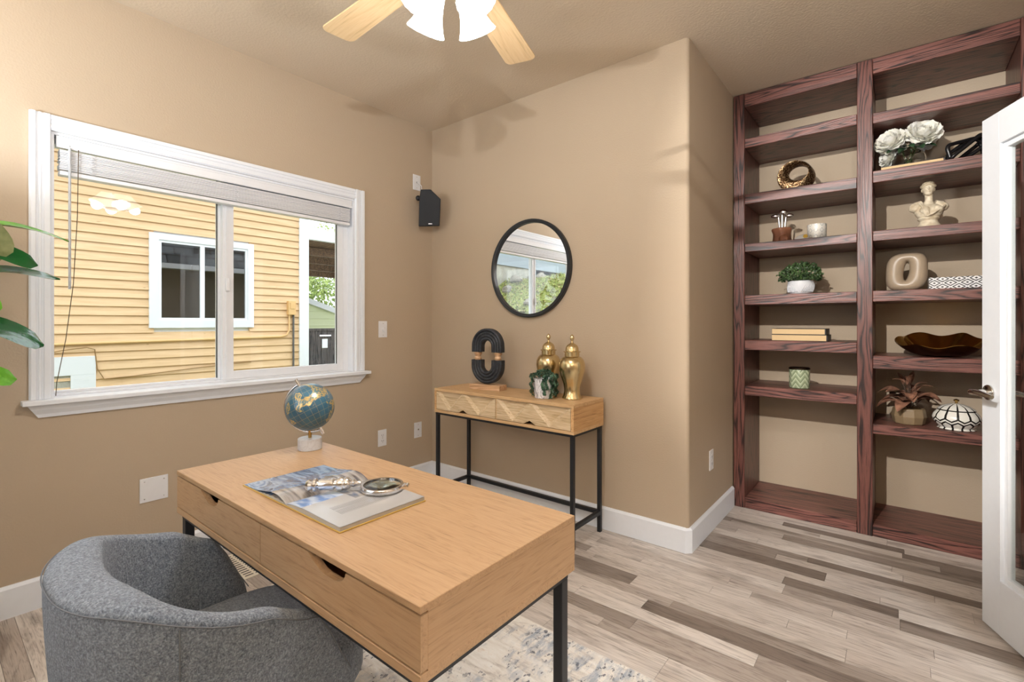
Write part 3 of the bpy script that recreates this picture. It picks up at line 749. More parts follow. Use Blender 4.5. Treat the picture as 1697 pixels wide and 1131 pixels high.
cd = MB().tube([(0.004, -2.108, 2.0), (0.003, -2.112, 1.7), (0.002, -2.125, 1.4), (0.0, -2.15, 1.15), (-0.01, -2.178, 0.96), (-0.02, -2.18, 0.90)], 0.0016, 6)
cd.build('lift_cord', plain('dark_cord', lin(96, 80, 60), 0.8), bld, world=True)

# ------------------------------------------------------------------ wall plates (local: plate faces -y, sits on y=0)
def plate(name, label, cat, loc, rz, kind, group=None, w=0.072, h=0.117):
    p = thing(name, label, cat, loc, rz, group)
    MB().box(-w / 2, w / 2, -0.006, -0.0005, -h / 2, h / 2).build('plate', M['plastic'], p, 0.002, 2)
    if kind == 'outlet':
        for z in (0.02, -0.02):
            r = MB().box(-0.016, 0.016, -0.0085, -0.006, z - 0.014, z + 0.014).build('receptacle', M['plastic'], p, 0.003, 2)
            sl = MB().box(-0.008, -0.006, -0.0090, -0.0085, z - 0.004, z + 0.006).box(0.005, 0.007, -0.0090, -0.0085, z - 0.004, z + 0.005).cyl((0, -0.0085, z - 0.009), (0, -0.0090, z - 0.009), 0.0022, n=8)
            sl.build('slot', M['darkhole'], r)
    if kind == 'dimmer':
        MB().lathe([(0.004, 0.0), (0.017, 0.0), (0.015, 0.012), (0.004, 0.013)], 24).xf(Matrix.Translation((0.008, -0.006, -0.004)) @ Matrix.Rotation(PI / 2, 4, 'X')).build('knob', M['plastic'], p, smooth=40)
    if kind == 'cable':
        MB().cyl((0, -0.006, 0.0), (0, -0.0066, 0.0), 0.006, n=12).build('hole', M['darkhole'], p)
    if kind == 'jack':
        MB().cyl((0, -0.006, 0.004), (0, -0.0105, 0.004), 0.006, n=12).build('jack', M['chrome'], p)
    for z in ((0.0,) if kind == 'outlet' else (0.042, -0.042)):
        for x in ((0,) if w < 0.1 else (-0.04, 0.04)): MB().cyl((x, -0.006, z), (x, -0.0072, z), 0.003, n=10).build('screw', M['silver'], p)
    return p
LW = PI / 2   # on the window wall, facing +x
plate('wall_outlet', 'white duplex outlet low on the window wall behind the desk', 'outlet', (0, -0.474, 0.399), LW, 'outlet')
plate('wall_jack', 'white jack plate low on the window wall beside the room corner', 'wall plate', (0, -0.147, 0.400), LW, 'jack')
plate('dimmer_switch', 'white dimmer switch with round knob beside the window', 'light switch', (0, -0.469, 1.176), LW, 'dimmer')
plate('cable_plate', 'white plate with a cable hole above the corner speaker', 'wall plate', (0, -0.159, 2.296), LW, 'cable')
plate('blank_cover_plate', 'wide blank white cover plate low on the wall left of the desk', 'wall plate', (0, -1.826, 0.400), LW, 'blank', w=0.117, h=0.118)
plate('wall_outlet', 'white duplex outlet on the short return wall beside the bookcase', 'outlet', (XC, 0.388, 0.41), LW, 'outlet')

vent = thing('floor_vent', 'cream metal floor vent by the window wall', 'floor vent', (0.30, -1.532, 0.0))
M['cream'] = plain('cream_enamel', lin(226, 216, 196), 0.4)
vb = MB().box(-0.16, 0.16, -0.058, 0.058, 0.0002, 0.003); vb.build('grille', M['cream'], vent, 0.001, 1)
for i in range(12):
    for k in (-1, 1): box(-0.135 + i * 0.024, -0.127 + i * 0.024, k * 0.024 - 0.019, k * 0.024 + 0.019, 0.003, 0.0034).build('slot', M['darkhole'], vent)

# ------------------------------------------------------------------ corner speaker
spk = thing('corner_speaker', 'small black satellite speaker mounted high in the room corner', 'speaker', (0.150, -0.152, 2.081))
fwd = Vector((0.74, -0.67, -0.0)).normalized(); rgt = Vector((0.67, 0.74, 0)).normalized(); up = Vector((0, 0, 1))
fwd = (fwd + Vector((0, 0, -0.18))).normalized(); up = rgt.cross(-fwd).normalized()
if up.z < 0: up = -up
front = [(-0.070, 0.130), (0.004, 0.134), (0.078, 0.066), (0.070, -0.132), (-0.086, -0.140), (-0.080, 0.06)]
back = [(-0.045, 0.09), (0.004, 0.095), (0.045, 0.05), (0.030, -0.115), (-0.050, -0.12), (-0.052, 0.04)]
def SP(p, d): return rgt * p[0] + up * p[1] + fwd * d
n = len(front)
vs = [SP(p, 0.02) for p in front] + [SP(p, -0.085) for p in back]
MB().add(vs, [tuple(range(n)), tuple(range(n, 2 * n))[::-1]] + [(i, (i + 1) % n, n + (i + 1) % n, n + i) for i in range(n)]).build('cabinet', plain('bronze_grey_cabinet', lin(120, 104, 84), 0.45), spk, 0.004, 2)
gr = NT('black_grille_cloth'); gr.p(Base_Color=(0.010, 0.012, 0.016, 1), Roughness=0.7); gr.bump(gr.noise(gr.coord(), 900, 2), 0.3, 0.001)
vs = [SP(p, 0.021) for p in front] + [SP((p[0] * 0.97, p[1] * 0.97), 0.034) for p in front]
MB().add(vs, [tuple(range(n)), tuple(range(n, 2 * n))[::-1]] + [(i, (i + 1) % n, n + (i + 1) % n, n + i) for i in range(n)]).build('grille', gr.m, spk, 0.005, 2)
MB().obox(SP((0.0, -0.117), 0.0345), rgt * 0.014, up * 0.0028, fwd * 0.0008).build('badge', M['silver'], spk)
MB().tube([SP((-0.04, 0.0), -0.08), SP((-0.065, 0.03), -0.09), SP((-0.05, 0.02), -0.115)], 0.012, 8).ball(SP((-0.088, 0.068), 0.0), 0.02, nu=12, nv=8).build('bracket', M['black'], spk, smooth=50)
cb = MB().tube([(0.005, -0.159, 2.296), (0.035, -0.165, 2.285), (0.06, -0.16, 2.26), (0.075, -0.17, 2.225), (0.09, -0.19, 2.18)], 0.003, 7)
cbo = cb.build('speaker_cable', M['plastic'], None, smooth=60)
tag(cbo, 'thin white cable hanging from the wall plate to the corner speaker', 'cable')

# ------------------------------------------------------------------ desk things
TZ = DZ1
glb = thing('desk_globe', 'small blue and gold globe on a round white marble base', 'globe', (1.178, -1.652, TZ))
t = NT('pale_marble'); v = t.coord()
mv = t.math('ABSOLUTE', t.math('SUBTRACT', t.noise(v, 22, 5, 0.6, 1.5), 0.5))
t.p(Base_Color=t.ramp(mv, [(0.0, lin(190, 190, 194)), (0.03, lin(204, 206, 211)), (1, lin(214, 216, 222))]), Roughness=0.3); M['marble'] = t.m
MB().lathe([(0.040, 0), (0.042, 0.002), (0.042, 0.040), (0.040, 0.042), (0.002, 0.042)], 40).build('base', M['marble'], glb, smooth=40)
MB().cyl((0, 0, 0.042), (0, 0, 0.070), 0.006, n=14).build('stem', M['brass'], glb, smooth=40)
t = NT('globe_map'); v = t.coord(); X, Y, Z = t.sep(v)
R_ = 0.086
lat = t.math('MULTIPLY', t.math('ARCSINE', t.math('DIVIDE', Z, R_)), 12 / PI)
lon = t.math('MULTIPLY', t.math('ARCTAN2', Y, X), 12 / PI)
def line(q): return t.math('LESS_THAN', t.math('ABSOLUTE', t.math('SUBTRACT', t.math('FRACT', q), 0.5)), 0.026)
grid = t.math('MAXIMUM', line(lat), line(lon))
land_n = t.noise(v, 13, 5, 0.55, 0.4)
land = t.ramp(land_n, [(0.545, (0, 0, 0, 1)), (0.575, (1, 1, 1, 1))])
coast = t.ramp(t.math('ABSOLUTE', t.math('SUBTRACT', land_n, 0.56)), [(0.006, (1, 1, 1, 1)), (0.022, (0, 0, 0, 1))])
speck = t.ramp(t.noise(v, 150, 3), [(0.50, (0, 0, 0, 1)), (0.58, (1, 1, 1, 1))])
gold = t.math('MAXIMUM', t.math('MAXIMUM', t.math('MULTIPLY', grid, 0.38), t.math('MULTIPLY', coast, .8)), t.math('MULTIPLY', land, t.math('MULTIPLY', speck, 0.8)))
sea = t.ramp(t.noise(v, 18, 3), [(0.3, lin(38, 84, 108)), (0.7, lin(62, 110, 132))])
c = t.mix(t.math('MULTIPLY', land, 0.6), sea, lin(104, 132, 128))
t.p(Base_Color=t.mix(gold, c, lin(226, 190, 112)), Metallic=t.math('MULTIPLY', gold, 0.7), Roughness=0.28); t.p(Coat_Weight=0.3)
sph = MB().ball((0, 0, 0), R_, nu=48, nv=28).build('sphere', t.m, glb, smooth=80)
zc = 0.156
viewr = Vector((0.779, 0.627, 0))   # ring lies across the view
tilt = math.radians(-27)
sph.location = (0, 0, zc); sph.rotation_euler = (Matrix.Rotation(math.radians(38.8), 4, 'Z') @ Matrix.Rotation(tilt, 4, 'Y')).to_euler()
rp = []
for k in range(41):
    a = math.radians(117 + (295 - 117) * k / 40)
    rp.append(viewr * (0.0925 * math.cos(a)) + Vector((0, 0, zc + 0.0925 * math.sin(a))))
MB().tube(rp, 0.0045, 8).build('meridian_arc', M['silver'], glb, smooth=60)
axd = viewr * math.cos(math.radians(117)) + Vector((0, 0, math.sin(math.radians(117))))
MB().cyl(Vector((0, 0, zc)) + axd * 0.084, Vector((0, 0, zc)) + axd * 0.114, 0.005, n=12).build('pin', M['silver'], glb, smooth=50)
MB().cyl(Vector((0, 0, zc)) - axd * 0.084, Vector((0, 0, zc)) - axd * 0.098, 0.005, n=12).cyl(Vector((0, 0, zc)) - axd * 0.098, Vector((0, 0, zc)) - axd * 0.112, 0.0075, 0.006, n=12).build('pin', M['silver'], glb, smooth=50)

mag = thing('open_magazine', 'open glossy magazine lying on the desk', 'magazine', (1.666, -1.858, TZ), math.radians(0.0))
hw_, hy_ = 0.247, 0.1225
MB().box(-hw_ - 0.004, hw_ + 0.003, -hy_ - 0.002, hy_ + 0.002, 0.0003, 0.003).build('cover', plain('yellow_magazine_cover', lin(206, 170, 86), 0.35), mag, 0.0005, 1)
def lp(u):   # left leaf height: curved up over the spine
    return 0.0042 + 0.021 * math.sin(PI * min(1, u ** 2.0)) * (0.15 + 0.85 * u)
t = NT('left_page_print'); v = t.coord((1, 1, 1)); X, Y, Z = t.sep(v)
nz = t.noise(t.coord((5, 14, 1)), 1.6, 4, 0.55, 1.0)
c = t.ramp(nz, [(0.30, lin(48, 60, 88)), (0.42, lin(96, 120, 156)), (0.50, lin(150, 170, 196)), (0.58, lin(70, 88, 120)), (0.72, lin(160, 172, 188))])
br_ = t.ramp(t.math('ADD', Y, t.math('MULTIPLY', t.noise(v, 22, 3), 0.10)), [(0.47, (0, 0, 0, 1)), (0.52, (1, 1, 1, 1))])
rightness = t.math('GREATER_THAN', t.math('ADD', X, t.math('MULTIPLY', t.noise(v, 16, 2), 0.10)), -0.03)
c = t.mix(t.math('MULTIPLY', rightness, 0.85), c, t.ramp(t.noise(t.coord((4, 30, 1)), 1.5, 3), [(0.4, lin(96, 84, 76)), (0.5, lin(160, 152, 142)), (0.62, lin(178, 170, 160))]))
t.p(Base_Color=c, Roughness=0.18)
g = MB().grid(lambda u, w: Vector((-hw_ + hw_ * u, -hy_ + 2 * hy_ * w, lp(u))), 24, 2)
g.grid(lambda u, w: Vector((-hw_ + 0.004 + (hw_ - .004) * u, -hy_ + .001 + (2 * hy_ - .002) * w, lp(u) * (0.55 if u < 0.9 else 0.3) + 0.0005)), 24, 2)
gl = g.build('left_page', t.m, mag, smooth=60)
def rp_(u): return 0.012 + 0.004 * math.sin(PI * min(1, u * 1.15)) * (1 - u) - 0.006 * (1 - u) ** 8
t = NT('right_page_print'); v = t.coord(); X, Y, Z = t.sep(v)
phot = t.ramp(t.noise(t.coord((6, 18, 1)), 1.6, 4, 0.5, 0.8), [(0.35, lin(92, 104, 128)), (0.48, lin(150, 146, 142)), (0.6, lin(178, 168, 156))])
sky = t.ramp(t.noise(t.coord((10, 30, 1)), 1.0, 3), [(0.4, lin(110, 140, 190)), (0.6, lin(200, 210, 224))])
lower = t.math('LESS_THAN', Y, -0.025); leftp = t.math('LESS_THAN', X, 0.09)
txt = t.math('MULTIPLY', t.math('GREATER_THAN', t.math('FRACT', t.math('MULTIPLY', Y, 260)), 0.55), t.math('GREATER_THAN', t.noise(t.coord((300, 2, 1)), 1.0, 2), 0.45))
intext = t.math('MULTIPLY', t.math('GREATER_THAN', X, 0.128), t.math('MULTIPLY', t.math('LESS_THAN', X, 0.185), t.math('LESS_THAN', t.math('ABSOLUTE', t.math('SUBTRACT', Y, -0.01)), 0.07)))
page = t.mix(t.math('MULTIPLY', t.math('MULTIPLY', txt, intext), 0.75), lin(172, 170, 168), lin(84, 84, 86))
uppr = t.math('MULTIPLY', t.math('GREATER_THAN', Y, 0.0), t.math('LESS_THAN', X, 0.12))
c = t.mix(uppr, page, phot)
c = t.mix(t.math('MULTIPLY', t.math('LESS_THAN', Y, -0.005), t.math('LESS_THAN', X, 0.075)), c, sky)
t.p(Base_Color=c, Roughness=0.2)
g = MB().grid(lambda u, w: Vector((hw_ * u, -hy_ + 2 * hy_ * w, rp_(u) + 0.0008)), 24, 2)
g.grid(lambda u, w: Vector((hw_ * u, -hy_ + 2 * hy_ * w, rp_(u))), 24, 2)
g.build('right_page', t.m, mag, smooth=60)
tpg = NT('page_edges'); tpg.p(Base_Color=tpg.ramp(tpg.math('FRACT', tpg.math('MULTIPLY', tpg.sep(tpg.coord())[2], 900)), [(0.3, lin(150, 146, 140)), (0.7, lin(206, 202, 196))]), Roughness=0.8)
g = MB()
for u0, u1 in [(i / 12, (i + 1) / 12) for i in range(12)]:
    g.add([(hw_ * u, w, z) for u in (u0, u1) for w in (-hy_ + .0005, hy_ - .0005) for z in (0.003, rp_(u) - 0.0002)], [(0, 1, 3, 2), (4, 6, 7, 5), (0, 4, 5, 1), (2, 3, 7, 6), (0, 2, 6, 4), (1, 5, 7, 3)])
for u0, u1 in [(i / 12, (i + 1) / 12) for i in range(12)]:
    g.add([(-hw_ + hw_ * u, w, z) for u in (u0, u1) for w in (-hy_ + .0005, hy_ - .0005) for z in (0.003, 0.0034 + 0.35 * (lp(u) - .0042) * (1 if u < .95 else 0))], [(0, 1, 3, 2), (4, 6, 7, 5), (0, 4, 5, 1), (2, 3, 7, 6), (0, 2, 6, 4), (1, 5, 7, 3)])
g.build('page_block', tpg.m, mag)

mg = thing('magnifying_glass', 'silver magnifying glass with ornate handle lying on the magazine', 'magnifying glass', (1.786, -1.775, TZ + 0.0165), math.radians(47))
# local: lens centre at origin, handle towards -x
ring = MB(); n = 48; prof = [(0.050, 0.0), (0.056, 0.0), (0.058, 0.004), (0.058, 0.010), (0.056, 0.013), (0.050, 0.013)]; m = len(prof)
vs = [(r * math.cos(2 * PI * k / n), r * math.sin(2 * PI * k / n), z) for k in range(n) for r, z in prof]
ring.add(vs, [(k * m + j, k * m + (j + 1) % m, ((k + 1) % n) * m + (j + 1) % m, ((k + 1) % n) * m + j) for k in range(n) for j in range(m)])
ring.build('rim', M['silver'], mg, smooth=40)
tg = NT('lens_glass'); tg.p(Base_Color=(0.86, 0.97, 0.92, 1), Roughness=0.0, IOR=1.5, Transmission_Weight=1.0)
MB().lathe([(0.001, 0.001), (0.03, 0.0025), (0.0502, 0.0055), (0.0502, 0.0075), (0.03, 0.0105), (0.001, 0.012)], 48).build('lens', tg.m, mg, smooth=60)
hpf = [(0.001, 0), (0.008, 0.001), (0.012, 0.008), (0.009, 0.016), (0.013, 0.021), (0.013, 0.027), (0.008, 0.031), (0.011, 0.037), (0.0115, 0.07), (0.008, 0.076), (0.013, 0.081), (0.014, 0.093), (0.012, 0.098), (0.013, 0.103), (0.011, 0.112), (0.006, 0.118), (0.009, 0.124), (0.005, 0.130), (0.004, 0.142)]
MB().lathe([(r * 1.3, z) for r, z in hpf], 20).xf(Matrix.Translation((-0.198, 0, 0.0182)) @ Matrix.Rotation(PI / 2, 4, 'Y')).build('handle', M['silver'], mg, smooth=35)
MB().lathe([(0.003, 0), (0.007, 0.004), (0.004, 0.009), (0.007, 0.013), (0.001, 0.017)], 14).xf(Matrix.Translation((0.056, 0, 0.0075)) @ Matrix.Rotation(PI / 2, 4, 'Y')).build('finial', M['silver'], mg, smooth=40)

# ------------------------------------------------------------------ console things
KZ = CZ1
ov = thing('oval_ring_sculpture', 'black ribbed oval ring sculpture with pale wood spindles and base', 'sculpture', (0.765, -0.195, KZ), math.radians(8))
MB().box(-0.118, 0.118, -0.045, 0.045, 0, 0.034).build('base', M['palewood'], ov, 0.002, 1)
tk = NT('carved_black_wood'); vv = tk.coord(); nn = tk.noise(vv, 60, 4, 0.6)
tk.p(Base_Color=tk.ramp(nn, [(0.35, (0.008, 0.009, 0.012, 1)), (0.6, (0.020, 0.024, 0.032, 1)), (0.78, (0.09, 0.09, 0.085, 1))]), Roughness=0.55); tk.bump(nn, 0.3, 0.003)
def arch(sign, zc, straight, Ro, Ri, hz):
    path = []
    for k in range(5): path.append(('s', -1, straight * (1 - k / 4)))
    for k in range(1, 24): path.append(('a', PI - PI * k / 24, 0))
    for k in range(5): path.append(('s', 1, straight * k / 4))
    prof = []
    nb = 4; nbp = 7
    for i in range(nb):
        for k in range(nbp if i == nb - 1 else nbp - 1):
            t_ = k / (nbp - 1); prof.append(((i + t_) / nb, -0.021 - 0.006 * math.sin(PI * t_)))
    for i in range(nb):
        for k in range(nbp if i == nb - 1 else nbp - 1):
            t_ = k / (nbp - 1); prof.append((1 - (i + t_) / nb, 0.021 + 0.006 * math.sin(PI * t_)))
    vs = []
    for typ, a, b_ in path:
        for f_, yy in prof:
            r = Ri + (Ro - Ri) * f_
            if typ == 'a': vs.append((r * math.cos(a), yy, zc + sign * (straight + hz * r * math.sin(a))))
            else: vs.append((a * r, yy, zc + sign * b_))
    m, n = len(prof), len(path)
    fs = [(i * m + j, i * m + (j + 1) % m, (i + 1) * m + (j + 1) % m, (i + 1) * m + j) for i in range(n - 1) for j in range(m)] + [tuple(range(m)), tuple((n - 1) * m + j for j in range(m))[::-1]]
    return MB().add(vs, fs)
arch(1, 0.246, 0.038, 0.116, 0.040, 1.02).build('upper_arch', tk.m, ov, smooth=40)
arch(-1, 0.194, 0.036, 0.118, 0.040, 1.02).build('lower_arch', tk.m, ov, smooth=40)
for s in (-1, 1):
    MB().lathe([(0.020, 0.194), (0.022, 0.197), (0.024, 0.208), (0.019, 0.215), (0.018, 0.219), (0.019, 0.223), (0.026, 0.232), (0.026, 0.242), (0.022, 0.246)], 24, c=(s * 0.079, 0, 0)).build('spindle', M['palewood'], ov, smooth=40)

jp = [(0.052, 0), (0.058, 0.002), (0.058, 0.008), (0.050, 0.022), (0.0455, 0.045), (0.046, 0.062), (0.050, 0.085), (0.060, 0.115), (0.071, 0.15), (0.076, 0.18), (0.074, 0.207), (0.065, 0.228), (0.052, 0.241), (0.042, 0.245), (0.042, 0.250)]
jl = [(0.043, 0.249), (0.043, 0.268), (0.050, 0.270), (0.050, 0.274), (0.039, 0.277), (0.037, 0.295), (0.030, 0.309), (0.017, 0.318), (0.008, 0.324)]
jf = [(0.008, 0.322), (0.006, 0.330), (0.007, 0.337), (0.011, 0.342), (0.013, 0.351), (0.010, 0.362), (0.004, 0.370), (0.0005, 0.372)]
for x, yy, lab in ((1.196, -0.118, 'gold ginger jar behind the trailing plant on the console table'), (1.405, -0.182, 'gold ginger jar nearest the right end of the console table')):
    j = thing('ginger_jar', lab, 'jar', (x, yy, KZ), 0, 'gold ginger jars on the console table')
    MB().lathe(jp, 40).build('body', M['gold'], j, smooth=50)
    l = MB().lathe(jl, 36).build('lid', M['gold'], j, smooth=35)
    MB().lathe(jf, 20).build('finial', M['gold'], l, smooth=50)

def leafquads(b, c, nrm, d, L, wd):
    """one small folded leaf: two quads"""
    d = d.normalized(); sd = d.cross(nrm).normalized() * wd; c = Vector(c)
    b.add([c, c + d * L * .5 + sd + nrm * L * .08, c + d * L, c + d * L * .5 - sd + nrm * L * .08, c + d * L * .5 - nrm * L * .06], [(0, 4, 1), (4, 2, 1), (0, 3, 4), (4, 3, 2)])
def leaf_mat(name, c1, c2, rough=0.45, sub=0.0):
    t = NT(name); v = t.coord(); t.p(Base_Color=t.ramp(t.noise(v, 30, 3), [(0.35, c1), (0.65, c2)]), Roughness=rough); return t.m
M['trail'] = leaf_mat('dark_blue_green_leaf', lin(22, 50, 38), lin(100, 140, 112))
M['box_leaf'] = leaf_mat('boxwood_leaf', lin(26, 44, 24), lin(92, 122, 72))
tp = thing('trailing_plant', 'trailing green succulent in a white marbled pot in front of the gold jars', 'potted plant', (1.262, -0.262, KZ))
t = NT('grey_white_marbled_pot'); v = t.coord()
mv = t.noise(t.coord((3, 3, 1.2), rot=(0, 0.6, 0)), 9, 3, 0.5, 2.5)
t.p(Base_Color=t.ramp(mv, [(0.40, lin(150, 146, 150)), (0.46, lin(226, 224, 226)), (0.60, lin(236, 234, 236)), (0.66, lin(164, 160, 164))]), Roughness=0.35)
MB().lathe([(0.048, 0), (0.053, 0.003), (0.060, 0.05), (0.061, 0.115), (0.057, 0.116), (0.055, 0.100), (0.002, 0.098)], 36).build('pot', t.m, tp, smooth=40)
rng = random.Random(3)
top = MB()
for i in range(620):
    a = rng.uniform(0, 2 * PI); r = 0.068 * math.sqrt(rng.random()); z = 0.118 + 0.042 * (1 - (r / 0.07) ** 2) + rng.uniform(-.006, .006)
    d = Vector((math.cos(a) * .6 + rng.uniform(-.6, .6), math.sin(a) * .6 + rng.uniform(-.6, .6), rng.uniform(.0, .9)))
    leafquads(top, (r * math.cos(a), r * math.sin(a), z), Vector((rng.uniform(-.4, .4), rng.uniform(-.4, .4), 1)), d, rng.uniform(.009, .014), .004)
o = top.build('crown_leaves', M['trail'], tp); o['kind'] = 'stuff'
for i in range(17):
    a = 2 * PI * i / 17 + rng.uniform(-.12, .12)
    if -2.05 < a - 2 * PI < -1.5: continue
    ln = rng.choice((0.085, 0.115, 0.132, 0.134, 0.12)); s = MB(); N = int(ln / 0.0036)
    for k in range(N):
        z = 0.142 - ln * k / N; rr = 0.070 + 0.006 * math.sin(k * .5) + 0.003
        a2 = a + 0.08 * math.sin(k * .23 + i)
        for q in range(4):
            ph = rng.uniform(0, 2 * PI); u = Vector((math.cos(a2), math.sin(a2), 0)); w = Vector((-math.sin(a2), math.cos(a2), 0))
            d = u * (0.4 + math.cos(ph) * .8) + w * math.sin(ph) - Vector((0, 0, .5))
            leafquads(s, u * rr + Vector((0, 0, z)), u + Vector((0, 0, .3)), d, rng.uniform(.010, .015), .0046)
    s.build('trailing_stem', M['trail'], tp)

# ------------------------------------------------------------------ things on the bookcase, left bay
ZL = [z1 for z0, z1 in SL]; ZR = [z1 for z0, z1 in SR]
t = NT('hammered_dark_bronze'); v = t.coord()
vo = t.n('TexVoronoi', i_Scale=110.0); t.set(vo.inputs['Vector'], v)
dd = vo.outputs['Distance']
t.p(Base_Color=t.ramp(dd, [(0.1, lin(40, 26, 18)), (0.55, lin(112, 84, 56)), (0.9, lin(206, 180, 140))]), Metallic=0.85, Roughness=0.3); t.bump(dd, 0.8, 0.003)
tw = thing('twisted_ring_sculpture', 'dark bronze hammered twisted ring sculpture on the left bay shelf', 'sculpture', (2.366, 1.03, ZL[1]), math.radians(8))
def mob(u, v):
    a = 2 * PI * u; R = 0.080; tw_ = PI * (0.18 + u * 1.0) + 0.5
    q = 2 * PI * v; hx_, ht = 0.040, 0.011
    c, s = hx_ * math.cos(q), ht * math.sin(q)
    rr, yy = c * math.cos(tw_) - s * math.sin(tw_), c * math.sin(tw_) + s * math.cos(tw_)
    return Vector(((R + rr) * math.cos(a), yy, (R * .93 + rr) * math.sin(a)))
b = MB(); nu, nv = 72, 16
vs = [mob(i / nu, j / nv) for i in range(nu) for j in range(nv)]
fs = []
for i in range(nu):
    for j in range(nv):
        if i < nu - 1: fs.append((i * nv + j, (i + 1) * nv + j, (i + 1) * nv + (j + 1) % nv, i * nv + (j + 1) % nv))
        else: fs.append((i * nv + j, (j + nv // 2) % nv, (j + 1 + nv // 2) % nv, i * nv + (j + 1) % nv))
b.add(vs, fs); zmin = min(p.z for p in b.v); b.xf(Matrix.Translation((0, 0, -zmin)))
b.build('ring', t.m, tw, smooth=60)

gf = thing('golf_bag_pot', 'small brown golf bag pot holding silver golf clubs', 'ornament', (2.281, 1.0, ZL[2]))
tbp = plain('carved_terracotta', lin(132, 84, 58), 0.6, var=0.2, bump=(40, 0.8, 0.008))
MB().lathe([(0.050, 0), (0.054, 0.004), (0.056, 0.018), (0.052, 0.040), (0.050, 0.060), (0.055, 0.078), (0.058, 0.090), (0.054, 0.098), (0.046, 0.098), (0.044, 0.080), (0.002, 0.075)], 28, fn=lambda r, z, a, i: (r * (1 + 0.05 * math.sin(5 * a + 30 * z)), z)).build('pot', tbp, gf, smooth=60)
MB().lathe([(0.001, 0), (0.026, 0.0), (0.028, 0.012), (0.02, 0.02), (0.001, 0.022)], 16).xf(Matrix.Translation((0.022, -0.05, 0.02)) @ Matrix.Rotation(PI / 2, 4, 'X')).build('pocket', tbp, gf, smooth=60)
for dx, dz, hx_ in ((-0.018, 0.178, -1), (0.004, 0.200, 0.3), (0.026, 0.172, 1)):
    MB().cyl((dx * .6, 0, 0.07), (dx, -0.005, dz), 0.0055, n=10).ball((dx + hx_ * 0.018, -0.010, dz + 0.004), 0.026 if abs(hx_) == 1 else 0.024, 0.015, 0.013 if abs(hx_) == 1 else 0.018, 16, 10).build('golf_club', M['silver'], gf, smooth=60)

t = NT('patterned_white_ceramic'); v = t.coord(); X, Y, Z = t.sep(v)
an = t.math('MULTIPLY', t.math('ARCTAN2', Y, X), 10 / (2 * PI)); zz = t.math('MULTIPLY', Z, 26)
dia = t.math('ADD', t.math('ABSOLUTE', t.math('SUBTRACT', t.math('FRACT', an), .5)), t.math('ABSOLUTE', t.math('SUBTRACT', t.math('FRACT', zz), .5)))
lm = t.ramp(t.math('ABSOLUTE', t.math('SUBTRACT', dia, 0.36)), [(0.02, (1, 1, 1, 1)), (0.06, (0, 0, 0, 1))])
t.p(Base_Color=t.mix(t.math('MULTIPLY', lm, 0.7), lin(226, 222, 212), lin(112, 118, 124)), Roughness=0.3)
mu = thing('ceramic_mug', 'white patterned ceramic cup beside the golf bag pot', 'cup', (2.478, 1.0, ZL[2]))
MB().lathe([(0.046, 0), (0.050, 0.002), (0.051, 0.010), (0.053, 0.098), (0.049, 0.099), (0.047, 0.02), (0.002, 0.015)], 36).build('body', t.m, mu, smooth=40)
go = thing('golf_ball_ornament', 'small white golf ball ornament with a yellow emblem beside the cup', 'ornament', (2.412, 0.925, ZL[2]))
MB().grid(lambda u, w: Vector((0.042 * (2 * u - 1), 0.03 * (2 * w - 1), 0.004 + 0.030 * math.sin(PI * min(1, .12 + .88 * u)) * (1 - (2 * w - 1) ** 2))), 12, 9).box(-0.042, 0.042, -0.03, 0.03, 0, 0.004).build('body', plain('white_glazed', (.8, .8, .78, 1), .3), go, smooth=60)
MB().lathe([(0.001, 0.0), (0.013, 0.0), (0.012, 0.004), (0.001, 0.005)], 18).xf(Matrix.Translation((0.016, -0.022, 0.018)) @ Matrix.Rotation(PI * .38, 4, 'X')).build('emblem', plain('yellow_enamel', lin(214, 176, 70), 0.4), go, smooth=50)

sb = thing('boxwood_plant', 'bushy green boxwood in a ribbed white pot', 'potted plant', (2.386, 1.03, ZL[3]))
tw_ = plain('matte_white_pot', (.78, .79, .82, 1), .5)
MB().lathe([(0.056, 0), (0.062, 0.004), (0.072, 0.03), (0.076, 0.055), (0.074, 0.085), (0.069, 0.088), (0.066, 0.075), (0.002, 0.07)], 48).build('pot', tw_, sb, smooth=50)
rb = MB()
for k in range(9):
    for s in (-1, 1):
        pts = []
        for q in range(7):
            f_ = q / 6; z = 0.014 + 0.062 * f_; r = 0.0665 + 0.010 * math.sin(PI * min(1, .3 + f_ * .5)); a = -PI / 2 + s * (0.12 + 0.13 * k + 0.55 * f_)
            pts.append((r * math.cos(a), r * math.sin(a), z))
        rb.tube(pts, 0.0020, 5)
rb.build('pot_ribs', tw_, sb, smooth=60)
rng = random.Random(8); fo = MB()
for i in range(1500):
    a = rng.uniform(0, 2 * PI); ph = math.acos(rng.uniform(-0.42, 1)); lob = 1 + 0.13 * math.sin(5 * a + 1) * math.sin(3 * ph)
    rr = rng.uniform(.62, 1.0) ** .5 * lob
    p = Vector((0.118 * rr * math.sin(ph) * math.cos(a), 0.095 * rr * math.sin(ph) * math.sin(a), 0.120 + 0.078 * rr * math.cos(ph)))
    nr = (p - Vector((0, 0, 0.1))).normalized()
    d = nr * .5 + Vector((rng.uniform(-1, 1), rng.uniform(-1, 1), rng.uniform(-.4, 1)))
    leafquads(fo, p, nr, d, rng.uniform(.014, .021), rng.uniform(.005, .0075))
for i in range(24):
    a = 2 * PI * i / 24; fo.tube([(0.02 * math.cos(a), 0.02 * math.sin(a), 0.07), (0.06 * math.cos(a), 0.05 * math.sin(a), 0.13)], 0.0015, 4)
o = fo.build('foliage', M['box_leaf'], sb); o['kind'] = 'stuff'

